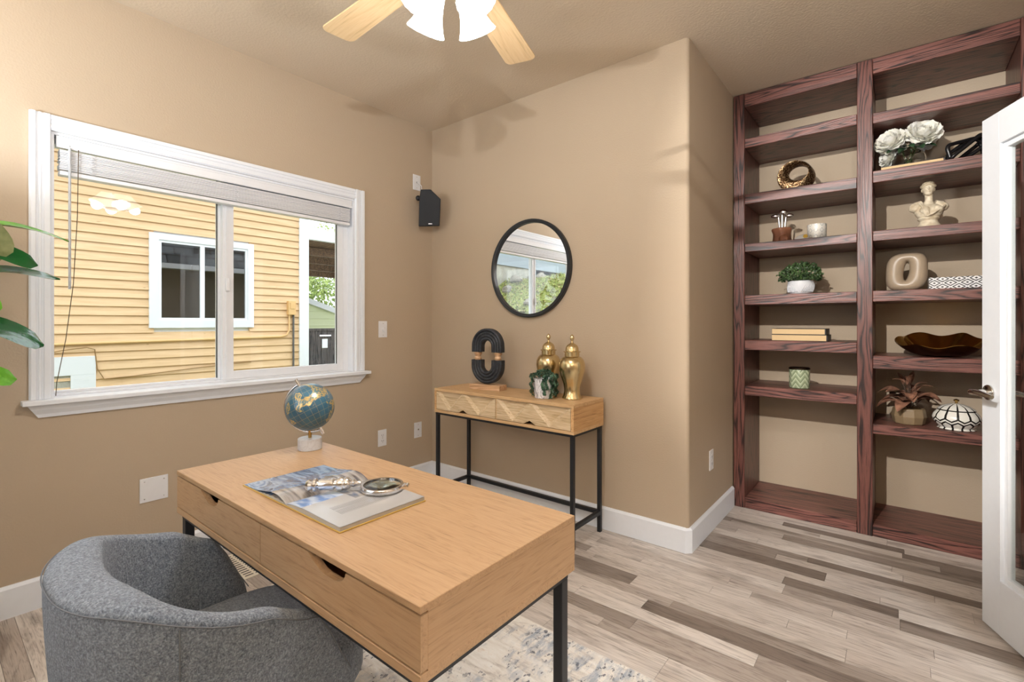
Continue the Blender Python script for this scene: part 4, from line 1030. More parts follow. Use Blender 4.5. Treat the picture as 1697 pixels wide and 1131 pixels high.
M['pages'] = plain('cream_page_edges', lin(222, 192, 146), 0.8, bump=(150, .2, .001))
M['darkcover'] = plain('dark_book_cover', lin(34, 28, 26), 0.5)
def book(x, yy, z, w, d, h, lab, rz=0, cover=None, group=None):
    b_ = thing('book', lab, 'book', (x, yy, z), rz, group)
    c_ = cover or M['darkcover']
    MB().box(-w / 2, w / 2 + .003, -d / 2, d / 2, 0, 0.003).box(-w / 2, w / 2 + .003, -d / 2, d / 2, h - 0.003, h).box(w / 2 - 0.004, w / 2 + .003, -d / 2, d / 2, 0, h).build('cover', c_, b_, 0.0006, 1)
    MB().box(-w / 2 + .002, w / 2 - .004, -d / 2 + .001, d / 2 - .004, 0.003, h - .003).build('pages', M['pages'], b_)
book(2.392, 0.99, ZL[4], 0.300, 0.20, 0.040, 'lower dark covered book with cream pages in the flat pair', group='flat books in the left bay')
book(2.388, 0.99, ZL[4] + 0.040, 0.292, 0.19, 0.038, 'upper dark covered book with cream pages in the flat pair', group='flat books in the left bay')

cn = thing('glass_candle', 'pale green leaf patterned glass candle with dark lid', 'candle', (2.387, 0.965, ZL[5]))
t = NT('green_pressed_glass'); v = t.coord(); X, Y, Z = t.sep(v)
an = t.math('MULTIPLY', t.math('ARCTAN2', Y, X), 7 / (2 * PI)); tri = t.math('ABSOLUTE', t.math('SUBTRACT', t.math('FRACT', an), .5))
ch = t.math('FRACT', t.math('ADD', t.math('MULTIPLY', Z, 30), t.math('MULTIPLY', tri, -2.2)))
t.p(Base_Color=t.ramp(ch, [(0.2, lin(128, 140, 110)), (0.55, lin(156, 168, 136)), (0.9, lin(190, 198, 168))]), Roughness=0.15); t.bump(ch, 0.6, 0.004)
MB().lathe([(0.052, 0), (0.057, 0.003), (0.058, 0.01), (0.058, 0.112), (0.055, 0.118), (0.002, 0.118)], 40).build('jar', t.m, cn, smooth=40)
MB().lathe([(0.058, 0.1182), (0.060, 0.120), (0.060, 0.128), (0.052, 0.132), (0.02, 0.1335), (0.001, 0.1335)], 40).build('lid', plain('dark_pewter', lin(84, 76, 66), .25, 1.0), cn, smooth=40)

# ------------------------------------------------------------------ right bay
book(2.936, 1.00, ZR[1], 0.272, 0.20, 0.024, 'slim dark book with cream pages under the white flower vase')
fv = thing('flower_vase', 'white peonies in a round clear glass vase on a book', 'flowers', (2.925, 1.03, ZR[1] + 0.024))
tg2 = NT('clear_vase_glass'); tg2.p(Base_Color=(0.96, 0.98, 0.98, 1), Roughness=0.0, IOR=1.45, Transmission_Weight=1.0)
MB().lathe([(0.030, 0), (0.052, 0.004), (0.074, 0.025), (0.080, 0.05), (0.072, 0.078), (0.055, 0.095), (0.052, 0.095), (0.069, 0.077), (0.076, 0.05), (0.070, 0.027), (0.048, 0.008), (0.002, 0.007)], 40).build('vase', tg2.m, fv, smooth=60)
sm_ = MB(); rng = random.Random(21)
for i in range(7):
    a = rng.uniform(0, 6.28); sm_.tube([(0.03 * math.cos(a), 0.03 * math.sin(a), 0.012), (0.02 * math.cos(a + 2), 0.02 * math.sin(a + 2), 0.07), (0.035 * math.cos(a + 2.5), 0.035 * math.sin(a + 2.5), 0.12)], 0.003, 6)
sm_.build('stems', leaf_mat('stem_green', lin(60, 80, 44), lin(110, 130, 80)), fv)
petal = leaf_mat('white_petal', lin(244, 242, 228), lin(253, 252, 248), .6)
def bloom(c, R, seed, tiltv):
    b = MB(); r = random.Random(seed); tiltv = Vector(tiltv).normalized(); q = tiltv.to_track_quat('Z', 'Y').to_matrix()
    for layer, (n_, rad_, el, L, wd) in enumerate(((6, .05, 1.35, .55, .22), (9, .16, 1.15, .62, .26), (12, .28, .85, .70, .30), (13, .36, .50, .74, .33), (13, .38, .12, .72, .34), (11, .34, -.25, .62, .32))):
        for k in range(n_):
            a = 2 * PI * k / n_ + layer * .37 + r.uniform(-.15, .15); e = el + r.uniform(-.15, .15)
            u = Vector((math.cos(a), math.sin(a), 0)); w = Vector((-math.sin(a), math.cos(a), 0)); d = u * math.cos(e) + Vector((0, 0, math.sin(e))); nn_ = u * -math.sin(e) + Vector((0, 0, math.cos(e)))
            def P(f_, s_):
                wid = wd * (math.sin(PI * min(1, f_ * .72 + .12)) ** .7)
                return Vector(c) + q @ ((u * rad_ * .6 + d * L * f_ + w * wid * s_ + nn_ * (0.16 * f_ * f_ + .12 * s_ * s_ - .03 * math.sin(7 * s_ + k) * f_)) * R)
            b.grid(lambda uu, vv: P(uu, 2 * vv - 1), 5, 5)
    return b
for i, (c, R, tl) in enumerate((((-0.076, -0.045, 0.150), 0.086, (-.4, -.8, .5)), ((0.058, -0.035, 0.165), 0.095, (.25, -.8, .55)), ((-0.085, 0.0, 0.080), 0.062, (-.8, -.45, .1)), ((0.055, 0.06, 0.150), 0.07, (.5, .5, .8)), ((-0.06, 0.07, 0.14), 0.065, (-.3, .8, .6)))):
    bloom(c, R, i, tl).build('bloom', petal, fv, smooth=80)
def bigleaf(b, base, tip, nrm, wd, curl=0.15, nu=8, nv=5, fiddle=False, fold=0.25):
    base, tip, nrm = Vector(base), Vector(tip), Vector(nrm).normalized()
    L = (tip - base).length; d = (tip - base).normalized(); nrm = (nrm - d * nrm.dot(d)).normalized(); sd = d.cross(nrm)
    def P(u, v):
        s = 2 * v - 1
        if fiddle: prof_ = (0.10 + 0.90 * u ** .9) * math.sqrt(max(0, 1 - max(0, (u - .55) / .45) ** 2.6)) * (1 - .18 * math.exp(-((u - .33) / .12) ** 2))
        else: prof_ = math.sin(PI * u ** .85) ** .8
        return base + d * L * u + sd * wd * prof_ * s + nrm * (curl * L * math.sin(PI * u) - curl * L * .5 * u + fold * wd * prof_ * abs(s) + (.05 * wd * math.sin(9 * u + 3 * s) if fiddle else 0))
    return b.grid(P, nu, nv)
dl = leaf_mat('dark_flower_leaf', lin(20, 40, 26), lin(50, 84, 52))
for ba, ti in (((-.04, -.05, .10), (-.10, -.10, .085)), ((0, -.06, .10), (-.045, -.12, .07)), ((.03, -.06, .10), (.06, -.12, .075)), ((.05, -.03, .1), (.12, -.07, .09)), ((-.02, -.06, .11), (.02, -.12, .09))):
    b = MB(); bigleaf(b, ba, ti, (0, -.4, 1), .026); b.build('leaf', dl, fv, smooth=70)

kn = thing('black_knot_sculpture', 'black interlocking open frame knot sculpture beside the flowers', 'sculpture', (3.165, 1.04, ZR[1]), math.radians(12))
def rloop(hx_, hz_, r, n=7):
    pts = []
    for cx_, cz_, a0_ in ((hx_ - r, hz_ - r, 0), (-(hx_ - r), hz_ - r, PI / 2), (-(hx_ - r), -(hz_ - r), PI), (hx_ - r, -(hz_ - r), 3 * PI / 2)):
        for k in range(n): a = a0_ + PI / 2 * k / (n - 1); pts.append(Vector((cx_ + r * math.cos(a), 0, cz_ + r * math.sin(a))))
    return pts
kb = plain('gloss_black_resin', (0.008, 0.008, 0.009, 1), .28, bump=(60, .15, .003))
zs = []
parts_ = []
for Rm, hx_, hz_ in ((Matrix.Rotation(math.radians(-14), 4, 'Y') @ Matrix.Rotation(math.radians(18), 4, 'Z'), .094, .062), (Matrix.Rotation(math.radians(52), 4, 'Y') @ Matrix.Rotation(math.radians(-32), 4, 'Z'), .05, .085), (Matrix.Rotation(math.radians(-32), 4, 'Y') @ Matrix.Rotation(math.radians(70), 4, 'X') @ Matrix.Rotation(math.radians(10), 4, 'Z'), .105, .055)):
    b = MB().tube([(Rm @ p) * .86 for p in rloop(hx_, hz_, .03)], 0.0105, 10, closed=True); parts_.append(b); zs += [p.z for p in b.v]
for b in parts_: b.xf(Matrix.Translation((0, 0, -min(zs)))); b.build('loop', kb, kn, smooth=60)

# bust: one continuous figure, remeshed from overlapping forms
bu = thing('classical_bust', 'cream plaster bust of a classical figure with draped shoulders', 'bust', (3.012, 1.0, ZR[2]), math.radians(20))
t = NT('aged_plaster'); v = t.coord(); mottle = t.noise(v, 40, 4)  # plaster tone varies by plain noise
t.p(Base_Color=t.ramp(mottle, [(0.3, lin(190, 172, 142)), (0.6, lin(228, 216, 192))]), Roughness=0.6)
M['plaster'] = t.m
MB().lathe([(0.058, 0), (0.060, 0.004), (0.058, 0.014), (0.050, 0.020), (0.042, 0.034), (0.040, 0.046), (0.046, 0.052), (0.050, 0.058), (0.047, 0.064), (0.03, 0.066), (0.001, 0.066)], 40).build('socle', M['plaster'], bu, smooth=35)
fg = MB()
fg.ball((0, 0, 0.098), 0.066, 0.044, 0.046, 28, 18)                     # chest
fg.ball((0, 0.002, 0.072), 0.045, 0.034, 0.02, 24, 12)                   # lower edge
for s in (-1, 1):
    fg.ball((s * 0.064, 0.004, 0.124), 0.028, 0.027, 0.026, 20, 12)     # shoulders
    fg.ball((s * 0.030, -0.030, 0.104), 0.024, 0.02, 0.022, 16, 10)     # breast
    fg.tube([(s * 0.03, 0.006, 0.146), (s * 0.062, 0.006, 0.136)], [0.018, 0.02], 12)
fg.tube([(0, 0.004, 0.13), (0, 0.0, 0.160), (0.0, -0.002, 0.195)], [0.030, 0.0175, 0.0185], 18)
hq = Matrix.Translation((-0.004, -0.004, 0.222)) @ Matrix.Rotation(math.radians(-18), 4, 'Z') @ Matrix.Rotation(math.radians(-6), 4, 'X')
hd = MB()
hd.ball((0, 0, 0.004), 0.0275, 0.032, 0.036, 24, 18).ball((0, -0.013, -0.016), 0.019, 0.018, 0.022, 18, 12).ball((0, -0.022, -0.033), 0.008, 0.007, 0.006, 12, 8)
hd.tube([(0, -0.031, 0.006), (0, -0.037, -0.008)], [0.003, 0.0052], 8)                   # nose
for s in (-1, 1):
    hd.ball((s * 0.011, -0.029, 0.010), 0.008, 0.004, 0.003, 10, 6)                       # brow
    hd.ball((s * 0.0275, 0.004, -0.002), 0.004, 0.008, 0.010, 10, 8)                      # ear
hd.ball((0, -0.031, -0.018), 0.007, 0.004, 0.0028, 10, 6)                                # mouth
hd.xf(hq); fg.v, fg.f = fg.v, fg.f; fg.add(hd.v, hd.f)
hairb = MB()
for k in range(26):
    a = 2 * PI * k / 26; hairb.ball((0.0275 * math.cos(a), 0.003 + 0.031 * math.sin(a), 0.019 + 0.006 * math.sin(3 * a)), 0.0085, nu=10, nv=6)
for k in range(12): hairb.ball((0.018 * math.cos(k * .55), 0.003 + .02 * math.sin(k * .55), 0.033), 0.010, nu=10, nv=6)
hairb.ball((0, 0.034, 0.012), 0.016, 0.016, 0.015, 14, 8).ball((0.010, 0.028, -0.012), 0.012, nu=12, nv=8).ball((-0.01, 0.028, -0.012), 0.012, nu=12, nv=8)
hairb.xf(hq)
bf = fg.build('figure', M['plaster'], bu)
rm = bf.modifiers.new('skin', 'REMESH'); rm.mode = 'VOXEL'; rm.voxel_size = 0.0016; rm.use_smooth_shade = True
sm2 = bf.modifiers.new('soft', 'SMOOTH'); sm2.factor = 0.5; sm2.iterations = 4
hb = hairb.build('hair', plain('plaster_hair', lin(196, 180, 152), .7), bf)
rm = hb.modifiers.new('skin', 'REMESH'); rm.mode = 'VOXEL'; rm.voxel_size = 0.002; rm.use_smooth_shade = True
dp = MB(); rng = random.Random(4)
for k in range(8):
    f_ = k / 7
    dp.tube([(0.075 - .012 * f_, 0.004 - .01 * f_, 0.138 - .01 * f_), (0.060 - .02 * f_, -0.032, 0.122 - .02 * f_), (0.024 - .03 * f_, -0.050, 0.098 - .022 * f_), (-0.006 - .02 * f_, -0.044, 0.076 - .008 * f_)], [.0035, .0048, .0048, .003], 8)
for k in range(5):
    f_ = k / 4
    dp.tube([(-0.050 + .012 * f_, -0.014, 0.146 - .004 * f_), (-0.046 + .014 * f_, -0.043, 0.120 - .006 * f_), (-0.040 + .02 * f_, -0.047, 0.086), (-0.03 + .02 * f_, -0.036, 0.07)], [.003, .0045, .0045, .003], 8)
do = dp.build('drapery', M['plaster'], bf, smooth=60)

dv = thing('ring_vase', 'matte taupe ring shaped vase with a slit opening', 'vase', (2.915, 1.0, ZR[3]), math.radians(-6))
def dvp(u, v):
    a = 2 * PI * u; q = 2 * PI * v; ca, sa = math.cos(a), math.sin(a); ex = 2 / 3.2
    ox, oz = 0.094 * math.copysign(abs(ca) ** ex, ca), 0.108 * math.copysign(abs(sa) ** ex, sa)
    ox += 0.008 * sa
    ix, iz = 0.012 * ca + 0.006 * sa, 0.052 * sa + .004
    m_ = 0.5 + 0.5 * math.cos(q)
    return Vector((ix + (ox - ix) * m_, 0.043 * math.sin(q), 0.108 + iz + (oz - iz) * m_))
MB().grid(dvp, 56, 24, True, True).build('body', plain('taupe_ceramic', lin(168, 150, 128), .32, var=.06), dv, smooth=70)

pb = thing('patterned_box', 'long black and white diamond patterned box', 'box', (3.160, 0.99, ZR[3]))
t = NT('diamond_inlay'); v = t.coord(); X, Y, Z = t.sep(v)
def dmd(A):
    fx = t.math('ABSOLUTE', t.math('SUBTRACT', t.math('FRACT', t.math('MULTIPLY', A, 1 / .066)), .5)); fz_ = t.math('ABSOLUTE', t.math('SUBTRACT', t.math('FRACT', t.math('MULTIPLY', t.math('ADD', Z, .0105), 1 / .043)), .5))
    return t.math('ADD', fx, fz_)
dm_ = dmd(t.math('ADD', X, Y))
K_, W_ = (.012, .012, .016, 1), (.84, .84, .84, 1)
t.p(Base_Color=t.ramp(dm_, [(0.0, K_), (0.11, W_), (0.30, K_), (0.42, W_), (0.58, K_), (0.70, W_), (0.89, K_)], 'CONSTANT'), Roughness=.3)
MB().box(-0.150, 0.150, -0.07, 0.07, 0, 0.044).build('body', t.m, pb, 0.001, 1)
MB().box(-0.151, 0.151, -0.071, 0.071, 0.0445, 0.064).build('lid', t.m, pb, 0.0015, 1)

gb = thing('gold_bowl', 'wavy rimmed gold bowl with dark bronze outside', 'bowl', (3.060, 1.03, ZR[4]))
def wav(r, z, a, i):
    k = max(0, (r - .07) / .12)
    return r * (1 + .055 * k * math.sin(6 * a + .6)), z + .010 * k * math.sin(6 * a + 2.1) + .006 * k * math.sin(3 * a) + .036 * k * math.sin(a) + .006 * k
po = [(0.03, 0), (0.06, 0.001), (0.10, 0.012), (0.14, 0.034), (0.172, 0.062), (0.190, 0.084)]
MB().lathe(po, 72, fn=wav, caps=False).add([], []).lathe([(0.001, 0), (0.03, 0)], 72, caps=False).build('outside', plain('dark_bronze_shell', lin(70, 42, 20), .3, .9), gb, smooth=70)
pi_ = [(0.190, 0.084), (0.188, 0.086), (0.170, 0.066), (0.138, 0.039), (0.10, 0.018), (0.06, 0.007), (0.001, 0.005)]
MB().lathe(pi_, 72, fn=wav, caps=False).build('lining', plain('polished_gold_leaf', lin(214, 176, 100), .2, 1.0, bump=(30, .3, .004)), gb, smooth=70)

rp2 = thing('rust_leaf_plant', 'rust brown leafed plant in a faceted taupe pot', 'potted plant', (2.925, 1.01, ZR[5]))
MB().lathe([(0.066, 0), (0.072, 0.006), (0.080, 0.045), (0.074, 0.086), (0.068, 0.092), (0.060, 0.092), (0.058, 0.08), (0.002, 0.075)], 10).build('pot', plain('taupe_glaze', lin(138, 118, 90), .3), rp2, 0.002, 2)
rl = leaf_mat('rust_leaf', lin(98, 66, 52), lin(164, 120, 98), .4)
rng = random.Random(17); st_ = MB()
for i in range(26):
    a = 2 * PI * i * .382 + rng.uniform(-.3, .3); zz_ = 0.10 + 0.125 * (i / 26) + rng.uniform(-.01, .01); r0 = 0.012
    el = rng.uniform(-.35, .65) if i < 18 else rng.uniform(.4, 1.2); L = rng.uniform(.085, .13) * (1 if i < 18 else .75)
    ba = Vector((r0 * math.cos(a) + .01 * math.cos(i), r0 * math.sin(a), zz_)); d = Vector((math.cos(a) * math.cos(el), math.sin(a) * math.cos(el), math.sin(el)))
    if (ba + d * L).z > 0.300: L = max(.04, (0.300 - ba.z) / max(.1, d.z))
    b = MB(); bigleaf(b, ba + d * .02, ba + d * (L + .02), (-.2 * math.cos(a), -.2 * math.sin(a) - .2, 1), .034 if i < 18 else .013, .18)
    b.build('leaf', rl, rp2, smooth=70); st_.tube([(0.004 * math.cos(a), 0.004 * math.sin(a), .075), ba, ba + d * .025], .0022, 5)
st_.build('stems', plain('brown_stem', lin(80, 58, 44), .7), rp2)

lj = thing('lidded_jar', 'round white and black leaf patterned jar with gold knob', 'jar', (3.125, 0.985, ZR[5]))
t = NT('black_white_petal_glaze'); v = t.coord(); X, Y, Z = t.sep(v)
an = t.math('MULTIPLY', t.math('ARCTAN2', Y, X), 12 / (2 * PI))
def tri_(q): return t.math('ABSOLUTE', t.math('SUBTRACT', t.math('FRACT', q), .5))
ta = tri_(an); tb_ = tri_(t.math('ADD', an, .5))
def band(z0, z1): return t.math('MULTIPLY', t.math('GREATER_THAN', Z, z0), t.math('LESS_THAN', Z, z1))
zig = t.math('ADD', Z, t.math('MULTIPLY', ta, -.03))
l1 = t.math('LESS_THAN', t.math('ABSOLUTE', t.math('SUBTRACT', zig, .048)), .0042)
l2 = t.math('LESS_THAN', t.math('ABSOLUTE', t.math('SUBTRACT', zig, .031)), .0042)
upl = t.math('MULTIPLY', t.math('GREATER_THAN', zig, .048), t.math('LESS_THAN', tb_, .10))
lol = t.math('MULTIPLY', t.math('LESS_THAN', zig, .031), t.math('LESS_THAN', ta, .11))
rimL = t.math('LESS_THAN', t.math('ABSOLUTE', t.math('SUBTRACT', Z, .1045)), .003)
blk = t.math('MAXIMUM', t.math('MAXIMUM', l1, l2), t.math('MAXIMUM', t.math('MAXIMUM', upl, lol), rimL))
t.p(Base_Color=t.mix(blk, lin(236, 234, 226), (.012, .012, .012, 1)), Roughness=.25)
M['petalglaze'] = t.m
MB().lathe([(0.074, 0), (0.078, 0.004), (0.070, 0.010), (0.082, 0.022), (0.098, 0.044), (0.102, 0.060), (0.096, 0.080), (0.078, 0.104), (0.002, 0.104)], 56, fn=lambda r, z, a, i: (r * (1 + (.05 * math.cos(12 * a) if i < 2 else 0)), z)).build('body', M['petalglaze'], lj, smooth=50)
MB().lathe([(0.078, 0.1042), (0.079, 0.108), (0.060, 0.124), (0.030, 0.135), (0.010, 0.139), (0.001, 0.140)], 56).build('lid', M['petalglaze'], lj, smooth=50)
MB().lathe([(0.006, 0.1385), (0.006, 0.148), (0.012, 0.153), (0.012, 0.159), (0.001, 0.164)], 20).build('knob', M['brass'], lj, smooth=50)

# ------------------------------------------------------------------ fiddle leaf fig beside the window
fig = thing('fiddle_leaf_fig', 'tall fiddle leaf fig with large glossy leaves left of the window', 'potted plant', (0.34, -2.66, 0))
t = NT('fig_leaf'); v = t.coord()
rnd = t.n('ObjectInfo').outputs['Random']
c = t.ramp(rnd, [(0.0, lin(18, 66, 34)), (0.5, lin(34, 104, 48)), (0.8, lin(84, 158, 52)), (1.0, lin(120, 190, 60))])
c = t.mix(t.math('MULTIPLY', t.noise(v, 25, 3), .35), c, lin(12, 50, 30))
t.p(Base_Color=c, Roughness=0.22); t.bump(t.noise(v, 34, 3), .35, .006); M['figleaf'] = t.m
limeleaf = leaf_mat('young_fig_leaf', lin(86, 160, 40), lin(130, 200, 66), .35)
figu = leaf_mat('fig_leaf_underside', lin(116, 122, 74), lin(142, 146, 98), .6)
MB().lathe([(0.10, 0), (0.12, 0.01), (0.15, 0.28), (0.145, 0.29), (0.135, 0.26), (0.002, 0.25)], 32).build('pot', tw_, fig, smooth=50)
MB().tube([(0, 0, .24), (0.01, 0.01, .7), (-0.01, 0.0, 1.2), (0.0, 0.01, 1.75)], [.018, .015, .012, .008], 10).build('trunk', plain('fig_bark', lin(98, 78, 58), .8, var=.2), fig, smooth=60)
FL = [  # base, tip (world), normal, half width, underside?
    ((.34, -2.56, 1.54), (.30, -2.185, 1.566), (.34, .0, 1.0), .062, 0),
    ((.38, -2.49, 1.70), (.38, -2.385, 1.440), (1, -.15, .25), .085, 1),
    ((.36, -2.57, 1.49), (.34, -2.275, 1.450), (.9, .1, .75), .060, 0),
    ((.33, -2.56, 1.36), (.29, -2.210, 1.412), (.42, .0, 1), .065, 0),
    ((.42, -2.47, 1.46), (.42, -2.395, 1.25), (1, -.35, .1), .042, 2),
    ((.33, -2.62, 1.23), (.32, -2.255, 1.150), (.55, -.1, 1), .105, 0),
    ((.34, -2.60, 1.04), (.32, -2.330, 1.020), (.75, .1, .7), .062, 0)]
for ba, ti, nr, wd, un in FL:
    b = MB(); bigleaf(b, ba, ti, nr, wd, .10, 14, 9, True, .18); b.build('leaf', figu if un == 1 else limeleaf if un == 2 else M['figleaf'], fig, smooth=80, world=True)
rng = random.Random(6)
for i in range(12):
    a = rng.uniform(-2.8, -.3) if i % 3 else rng.uniform(-.3, .5); z = .75 + i * .09
    ba = Vector((.03 * math.cos(a), .03 * math.sin(a), z)); L = rng.uniform(.2, .26); d = Vector((math.cos(a) * (.5 if math.cos(a) < 0 else 1), math.sin(a), .35))
    b = MB(); bigleaf(b, ba, ba + d.normalized() * L, (0, 0, 1), .08, .12, 12, 7, True); b.build('leaf', M['figleaf'], fig, smooth=80)

# ------------------------------------------------------------------ outside: neighbour house across the side yard
HX = -4.0
t = NT('yellow_lap_siding'); v = t.coord(kind='World')
g1 = t.noise(t.coord((1, 2.5, 40), 'World', rnd=20), 1.0, 4, .6); kn_ = t.noise(t.coord((1, 9, 30), 'World', rnd=7), 1.0, 2, .5)
c = t.ramp(g1, [(0.3, lin(216, 181, 138)), (0.6, lin(230, 197, 155)), (0.8, lin(236, 208, 170))])
c = t.mix(t.math('MULTIPLY', t.ramp(kn_, [(0.22, (1, 1, 1, 1)), (0.27, (0, 0, 0, 1))]), .5), c, lin(150, 112, 76))
t.p(Base_Color=c, Roughness=.8); t.b.inputs['Specular IOR Level'].default_value = .1; M['siding'] = t.m
M['extwhite'] = plain('exterior_white_trim', (.80, .82, .84, 1), .6)
M['concrete'] = plain('grey_concrete', lin(168, 164, 150), .9, var=.2, bump=(30, .5, .02))
hs = thing('neighbour_house', 'yellow lap sided neighbour house seen through the window', 'house', (HX, -1, 0))
YA, YB = -3.4, 0.980
wy0, wy1, wz0, wz1 = -0.840, 0.334, 1.160, 2.288
pitch = 0.1005
def siding(y0, y1, z):
    b = MB(); 
    p = [(HX - 0.012, z + .003), (HX + 0.004, z + .006), (HX + 0.017, z), (HX + 0.020, z + .001), (HX - 0.001, z + pitch + 0.008), (HX - 0.012, z + pitch + 0.008)]
    b.prism([(x, zz) for x, zz in p], 'y', y0, y1); b.build('siding_board', M['siding'], hs, world=True)
z = 0.10
while z < 3.4:
    if z + pitch > wz0 + .02 and z < wz1 - .02:
        siding(YA, wy0 + .05, z); siding(wy1 - .05, YB, z)
    else: siding(YA if z < 2.74 else -9.0, YB, z)
    z += pitch
MB().box(-9.5, HX - 0.012, YA, YB, -1.0, 3.4).box(-9.5, HX - .012, -9.0, YA, 2.76, 3.4).build('wall_core', M['extwhite'], hs, world=True)
box(HX - 0.02, HX + 0.035, YB - 0.005, 1.118, -1.0, 3.45).build('corner_board', M['extwhite'], hs, 0.003, 1, world=True)
# its window
hwn = MB()
tw2 = 0.095
for a in ((wy0, wy0 + tw2, wz0, wz1), (wy1 - tw2 + .02, wy1, wz0, wz1), (wy0 + tw2, wy1 - tw2 + .02, wz1 - .075, wz1), (wy0 + tw2, wy1 - tw2 + .02, wz0, wz0 + .09)): hwn.box(HX - .01, HX + .035, *a)
hw_o = hwn.build('window_trim', M['extwhite'], hs, world=True)
fw_ = MB()
i0, i1, k0, k1 = wy0 + tw2, wy1 - tw2 + .02, wz0 + .09, wz1 - .075
for a in ((i0 + .0005, i0 + .028, k0 + .0325, k1 - .0305), (i1 - .028, i1 - .0005, k0 + .0325, k1 - .0305), (-0.306, -0.258, k0 + .0325, k1 - .0305), (i0 + .0005, i1 - .0005, k1 - .03, k1 - .0005), (i0 + .0005, i1 - .0005, k0 + .0005, k0 + .032)): fw_.box(HX - .01, HX + .022, *a)
fw_.build('window_frame', M['vinyl'], hw_o, world=True)
for a, c in ((i0 + .028, -0.306), (-0.258, i1 - .028)):
    MB().box(HX - 0.004, HX + 0.002, a, c, k0 + .032, k1 - .03).build('pane', M['houseglass'], hw_o, world=True)
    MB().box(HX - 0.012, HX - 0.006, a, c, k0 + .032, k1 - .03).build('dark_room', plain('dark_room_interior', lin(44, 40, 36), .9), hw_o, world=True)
MB().box(HX - .006, HX - .0042, -0.56, -0.50, k0 + .032, 1.78).build('curtain_edge', plain('orange_wood_post', lin(168, 118, 70), .7), hw_o, world=True)
# utility box with conduits
ub = MB().box(HX + .0, HX + .07, 0.795, 0.905, 1.335, 1.535).box(HX + .07, HX + .078, 0.82, 0.88, 1.42, 1.51).build('utility_box', plain('yellow_utility_box', lin(226, 184, 124), .6), hs, 0.004, 1, world=True)
MB().tube([(HX + .03, .825, 1.34), (HX + .03, .825, 1.12), (HX + .03, .79, 1.05), (HX + .03, .70, 1.025), (HX + .03, -2.4, .985)], .013, 8).build('conduit', plain('yellow_conduit', lin(230, 190, 132), .6), ub, smooth=60, world=True)
MB().tube([(HX + .03, .885, 1.34), (HX + .03, .885, .0)], .014, 8).build('downpipe', plain('grey_conduit', lin(96, 94, 92), .6), ub, smooth=60, world=True)
# skirt panel with a crawl space gap, low on the wall
sp_ = MB().box(HX, HX + .03, -2.4, -1.32, .66, .860).box(HX, HX + .03, -1.527, -1.32, .0, .66).box(HX, HX + .03, -2.4, -1.95, .0, .66)
sp_.build('skirt_panel', M['extwhite'], hs, 0.002, 1, world=True)
MB().box(HX + .011, HX + .014, -1.95, -1.527, .2, .66).build('crawl_gap', M['concrete'], hs, world=True)
MB().tube([(HX + .03, -1.9, .86), (HX + .05, -1.6, .93), (HX + .05, -1.4, .955), (HX + .03, -1.33, .93), (HX + .03, -1.31, .72), (HX + .03, -1.25, .60), (HX + .04, -1.0, .61), (HX + .03, -.3, .66), (HX + .03, .3, .69)], .006, 6).build('loose_cable', plain('tan_cable', lin(150, 116, 70), .8), hs, world=True)
# far end of the house: skirt board, concrete foundation and open crawl space on the hillside (seen in the mirror)
MB().box(HX - .01, HX + .04, -9.0, YA, 2.50, 2.76).build('skirt_board', plain('blue_white_skirt', lin(150, 160, 166), .6), hs, world=True)
MB().box(HX - .30, HX - .005, -6.75, YA, 0.0, 2.50).build('foundation', M['concrete'], hs, world=True)
MB().box(HX - 2.0, HX - 1.9, -9.0, -6.75, 0.0, 2.50).box(HX - 2.0, HX, -9.1, -9.0, 0, 2.76).build('crawl_back', plain('crawl_space_dark', lin(70, 64, 56), .95), hs, world=True)
for yy in (-7.3, -8.1): box(HX - .10, HX - .01, yy, yy + .09, 1.5, 2.5).build('crawl_post', plain('weathered_post', lin(110, 96, 80), .9), hs, world=True)
MB().box(-9.6, HX + .45, -9.2, 1.3, 3.40, 3.5).build('unseen_roof_slab', M['extwhite'], hs, world=True)  # unseen roof slab, added to block sky light

# ground and hillside
def gz(x, y):
    s = max(0.0, -y - 1.95)
    return -0.12 + (0.60 * s if s < 3.8 else 2.28 + .03 * (s - 3.8)) * min(1, s * 1.2) - 0.25 * max(0, min(1, (y - .5) / 2)) + .04 * math.sin(3.1 * x + 1.7 * y) * min(1, s)
t = NT('grassy_soil'); v = t.coord(kind='World')
t.p(Base_Color=t.ramp(t.noise(v, 9, 5, .65), [(0.32, lin(96, 84, 58)), (0.45, lin(120, 124, 66)), (0.58, lin(150, 160, 84)), (0.72, lin(176, 164, 112))]), Roughness=.95); t.bump(t.noise(v, 40, 4), .8, .03)
gd = MB().grid(lambda u, w: Vector((-12 + 11.86 * u, -11 + 19 * w, gz(-12 + 11.86 * u, -11 + 19 * w))), 40, 110)
structure('ground', 'side yard ground rising to a grassy bank', 'ground', gd, t.m, smooth=60)
rng = random.Random(31)
gr_ = MB()
for i in range(9000):
    x = rng.uniform(-3.95, -.5); yy = rng.uniform(-7.2, -2.7); z = gz(x, yy); h = rng.uniform(.03, .09); a = rng.uniform(0, 6.28); w = rng.uniform(.006, .014)
    dx, dy = math.cos(a) * w, math.sin(a) * w; lx, ly = rng.uniform(-.04, .04), rng.uniform(-.04, .04)
    gr_.add([(x - dx, yy - dy, z - .01), (x + dx, yy + dy, z - .01), (x + lx, yy + ly, z + h)], [(0, 1, 2)])
tgm = NT('grass_blades'); vv = tgm.coord(kind='World'); tgm.p(Base_Color=tgm.ramp(tgm.noise(vv, 22, 3, .6), [(0.35, lin(92, 104, 48)), (0.5, lin(156, 172, 88)), (0.65, lin(206, 204, 130))]), Roughness=.7)
o = gr_.build('bank_grass', tgm.m); tag(o, 'grass growing on the bank outside reflected in the mirror', 'grass', kind='stuff')
lv_ = MB()
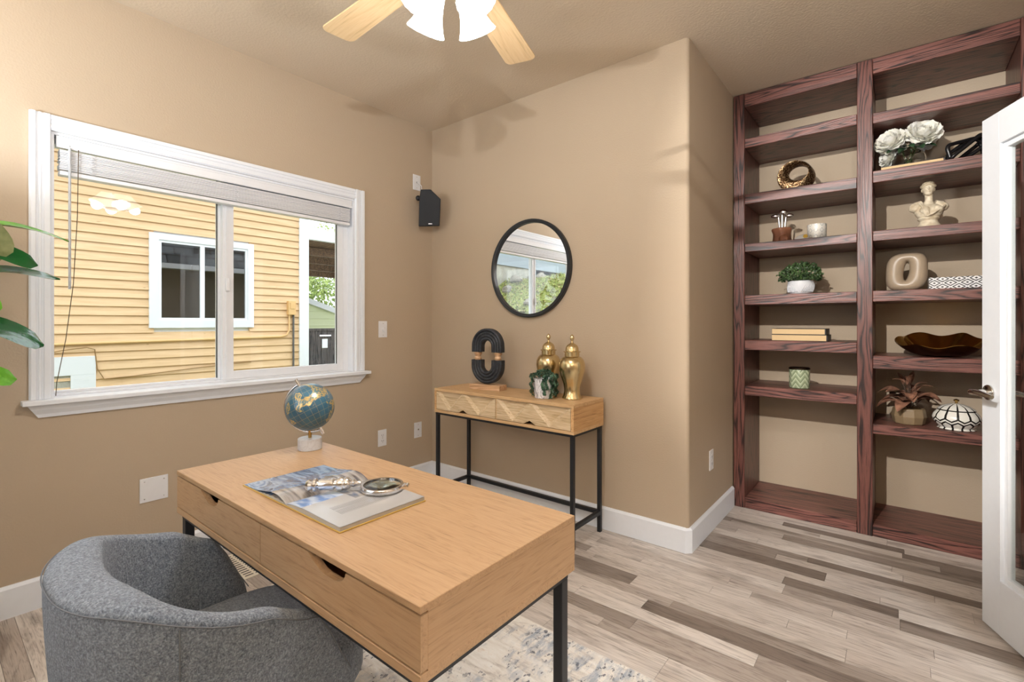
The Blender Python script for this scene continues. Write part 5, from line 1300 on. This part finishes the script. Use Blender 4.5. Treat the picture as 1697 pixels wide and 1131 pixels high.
for i in range(2600):
    x = rng.uniform(-3.95, -.5); yy = rng.uniform(-7.2, -2.7); z = gz(x, yy) + rng.uniform(.015, .05); s = rng.uniform(.015, .04); a = rng.uniform(0, 6.28)
    lv_.add([(x + s * math.cos(a + q) * (1 if q % 2 < 1.6 else .6), yy + s * math.sin(a + q), z + rng.uniform(-.015, .015)) for q in (0, 1.57, 3.14, 4.71)], [(0, 1, 2, 3)])
tlm = NT('fallen_leaves'); vv = tlm.coord(kind='World'); tlm.p(Base_Color=tlm.ramp(tlm.noise(vv, 30, 2), [(0.35, lin(110, 80, 48)), (0.5, lin(188, 170, 110)), (0.65, lin(214, 206, 160))]), Roughness=.8)
o = lv_.build('leaf_litter', tlm.m); tag(o, 'dry leaves scattered over the grassy bank', 'leaves', kind='stuff')
rockm = plain('grey_field_stone', lin(150, 144, 130), .9, var=.2, bump=(14, .8, .03))
def rock(x, yy, s, lab, seed):
    r = random.Random(seed); b = MB(); ph = [r.uniform(0, 6) for _ in range(6)]
    def P(u, v):
        a, e = 2 * PI * u, PI * min(max(v, .01), .99); n = Vector((math.cos(a) * math.sin(e), math.sin(a) * math.sin(e), math.cos(e)))
        k = 1 + .16 * math.sin(3 * n.x + ph[0]) + .14 * math.sin(4 * n.y + ph[1]) + .12 * math.sin(5 * n.z + ph[2]) + .06 * math.sin(9 * n.x + 7 * n.y + ph[3])
        return Vector((n.x * k * s, n.y * k * s * .85, n.z * k * s * .7))
    b.grid(P, 14, 9, cu=True); o = b.build('rock', rockm, smooth=35); o.location = (x, yy, gz(x, yy) + s * .30)
    tag(o, lab, 'rock', 'rocks on the bank outside')
ROCKL = ['small grey stone at the near end of the foundation row in the mirror', 'second grey stone of the foundation row in the mirror', 'third grey stone of the foundation row in the mirror', 'large grey stone in the middle of the foundation row in the mirror',
         'grey stone just before the blue drum in the mirror', 'largest grey stone right below the crawl space in the mirror', 'pale stone lying alone low on the grassy bank in the mirror', 'grey stone at the far end of the foundation row in the mirror']
for i, (x, yy, s) in enumerate(((-3.6, -4.55, .09), (-3.65, -4.95, .11), (-3.6, -5.35, .12), (-3.65, -5.75, .14), (-3.6, -6.2, .12), (-3.62, -6.62, .17), (-2.6, -4.75, .10), (-3.6, -7.1, .14))):
    rock(x, yy, s, ROCKL[i], 50 + i)
dr_ = thing('storage_drum', 'pale blue drum at the crawl space opening, reflected in the mirror', 'drum', (-4.25, -7.0, gz(-4.25, -7.0)))
db = plain('pale_blue_plastic', lin(176, 200, 214), .5)
MB().lathe([(0.15, 0), (0.165, .01), (.17, .1), (.165, .12), (.172, .14), (.172, .33), (.165, .36), (.13, .38), (.002, .38)], 28).build('body', db, dr_, smooth=40)
MB().lathe([(0.04, .3805), (.04, .40), (.001, .402)], 16).build('cap', M['extwhite'], dr_, smooth=40)

# patio cover, garage, fence gate, trees beyond the house corner
pc = thing('patio_cover', 'covered patio roof with dark board ceiling beyond the house corner', 'patio roof', (-5.0, 1.12, 0))
MB().box(-5.02, -4.92, 1.125, 6.0, 2.645, 2.83).build('fascia', M['extwhite'], pc, world=True)
dkb = wood('dark_soffit_boards', lin(120, 92, 68), lin(96, 72, 52), lin(52, 38, 28), 'x', .8, .8, 'World', 8).m
for i in range(24):
    y0 = 1.125 + i * .2
    MB().add([(-5.02, y0, 2.66), (-5.02, y0 + .192, 2.66), (-8.2, y0, 2.40), (-8.2, y0 + .192, 2.40), (-5.02, y0, 2.70), (-5.02, y0 + .192, 2.70), (-8.2, y0, 2.44), (-8.2, y0 + .192, 2.44)],
             [(0, 1, 3, 2), (4, 6, 7, 5), (0, 4, 5, 1), (2, 3, 7, 6), (0, 2, 6, 4), (1, 5, 7, 3)]).build('soffit_board', dkb, pc, world=True)
for k in range(4): MB().box(-5.6 - k * .7, -5.5 - k * .7, 1.125, 6, 2.60 - .057 * k - .14, 2.60 - .057 * k).build('rafter', dkb, pc, world=True)
gg = thing('garage', 'pale green sided garage with white gable trim far beyond the patio', 'garage', (-8.5, 4.0, 0))
gsid = plain('pale_green_siding', lin(214, 220, 180), .8)
def gtop(y): return 1.835 - .325 * (y - 3.235)
for i in range(12):
    z0 = -.3 + i * .18; z1 = z0 + .176
    if z0 > 2.2: break
    ys = 6.0 if gtop(6) > z1 else min(6.0, 3.235 + (1.835 - z1) / .325)
    if ys > 1.6: MB().prism([(-8.5, z0), (-8.45, z0), (-8.48, z1), (-8.5, z1)], 'y', 1.5, ys).build('siding_board', gsid, gg, world=True)
MB().add([(x, y, gtop(y) + d) for x in (-8.55, -8.35) for y in (1.4, 6.2) for d in (-.06, .07)], [(0, 1, 3, 2), (4, 6, 7, 5), (0, 4, 5, 1), (2, 3, 7, 6), (0, 2, 6, 4), (1, 5, 7, 3)]).build('gable_trim', M['extwhite'], gg, world=True)
MB().add([(x, y, min(gtop(y) - .05, 9) if d else -.6) for x in (-9.5, -8.5) for y in (1.5, 5.9) for d in (0, 1)], [(0, 1, 3, 2), (4, 6, 7, 5), (0, 4, 5, 1), (2, 3, 7, 6), (0, 2, 6, 4), (1, 5, 7, 3)]).build('wall', gsid, gg, world=True)
fg_ = thing('fence_gate', 'dark board fence gate with a small white tag', 'gate', (-6.0, 2.6, -.4))
fdk = wood('charcoal_fence_board', lin(92, 86, 84), lin(70, 66, 66), lin(40, 38, 38), 'z', 1, .8, 'World', 6).m
for i in range(16): box(-6.02, -6.0, 1.6 + i * .125, 1.6 + i * .125 + .119, -.5, 1.06).build('board', fdk, fg_, world=True)
box(-6.03, -5.98, 1.6, 3.6, 1.06, 1.11).build('top_rail', fdk, fg_, world=True)
box(-5.998, -5.985, 2.48, 2.60, .72, .90).build('tag', M['extwhite'], fg_, 0.01, 2, world=True)
box(-5.998, -5.97, 2.42, 2.66, .955, .98).build('latch', M['chrome'], fg_, world=True)
box(-6.08, -5.99, 1.98, 2.17, -.5, 1.10).build('post', M['extwhite'], fg_, world=True)
tl = leaf_mat('tree_leaf', lin(70, 100, 46), lin(176, 190, 110), .6)
def tree(x, yy, z0, h, r, lab, seed, n=2600):
    rr = random.Random(seed); tr_ = thing('tree', lab, 'tree', (x, yy, z0), 0, 'trees beyond the garage')
    MB().tube([(0, 0, 0), (.05, 0, h * .5), (0, .05, h * .8)], [.12, .09, .04], 8).build('trunk', plain('tree_bark', lin(90, 76, 62), .9), tr_)
    b = MB(); cl = [(Vector((rr.gauss(0, r * .5), rr.gauss(0, r * .5), h * .65 + rr.gauss(0, h * .2))), rr.uniform(.35, .6) * r) for _ in range(16)]
    for i in range(n):
        c, s = rr.choice(cl); d = Vector((rr.gauss(0, 1), rr.gauss(0, 1), rr.gauss(0, 1))).normalized()
        leafquads(b, c + d * s * rr.uniform(.6, 1), d, Vector((rr.uniform(-1, 1), rr.uniform(-1, 1), rr.uniform(-1, .5))), rr.uniform(.09, .17), rr.uniform(.03, .06))
    o = b.build('crown', tl, tr_); o['kind'] = 'stuff'
tree(-12.2, 5.4, -.5, 3.9, 1.1, 'leafy green tree right behind the pale green garage', 1)
tree(-17.5, 7.6, -.5, 6.0, 1.9, 'taller leafy green tree farther behind the pale green garage', 2)

# own roof edge above the window wall (mirrored in the neighbour's window panes)
t = NT('dark_shingles'); v = t.coord(kind='World'); X, Y, Z = t.sep(v)
bk = t.n('TexBrick', i_Scale=1.0); bk.offset = .5
cmb = t.n('CombineXYZ'); t.set(cmb.inputs[0], Y); t.set(cmb.inputs[1], t.math('MULTIPLY', X, 1.1)); t.set(bk.inputs['Vector'], cmb)
for k_, v_ in (('Color1', lin(58, 64, 66)), ('Color2', lin(92, 98, 100)), ('Mortar', lin(26, 28, 30)), ('Mortar Size', .012), ('Brick Width', .3), ('Row Height', .14)): bk.inputs[k_].default_value = v_
t.p(Base_Color=bk.outputs['Color'], Roughness=.9)
rf = MB()
for (xa, za), (xb, zb) in (((-.62, 2.27), (-.16, 2.90)), ((-.16, 2.90), (2.6, 4.0))):
    rf.add([(x, y, z + d) for x, z in ((xa, za), (xb, zb)) for y in (-4.2, 4.2) for d in (0, .04)], [(0, 1, 3, 2), (4, 6, 7, 5), (0, 4, 5, 1), (2, 3, 7, 6), (0, 2, 6, 4), (1, 5, 7, 3)])
structure('roof', 'dark shingled roof edge of this house', 'roof', rf, t.m)
structure('trim_2', 'white gutter along the roof edge', 'gutter', MB().box(-.70, -.622, -4.2, 4.2, 2.20, 2.29).box(-.62, -.142, -4.2, 4.2, 2.235, 2.255), M['extwhite'])
structure('wall_exterior', 'outside wall of this house beyond the window', 'wall', MB().box(-.14, -.02, .121, 4.2, -.12, 2.74).box(-.155, -.141, -3.42, WY0 - .08, -.12, 2.23).box(-.155, -.141, WY1 + .08, 4.2, -.12, 2.23).box(-.155, -.141, WY0 - .08, WY1 + .08, -.12, WZS - .05), plain('taupe_exterior_paint', lin(126, 116, 102), .8))
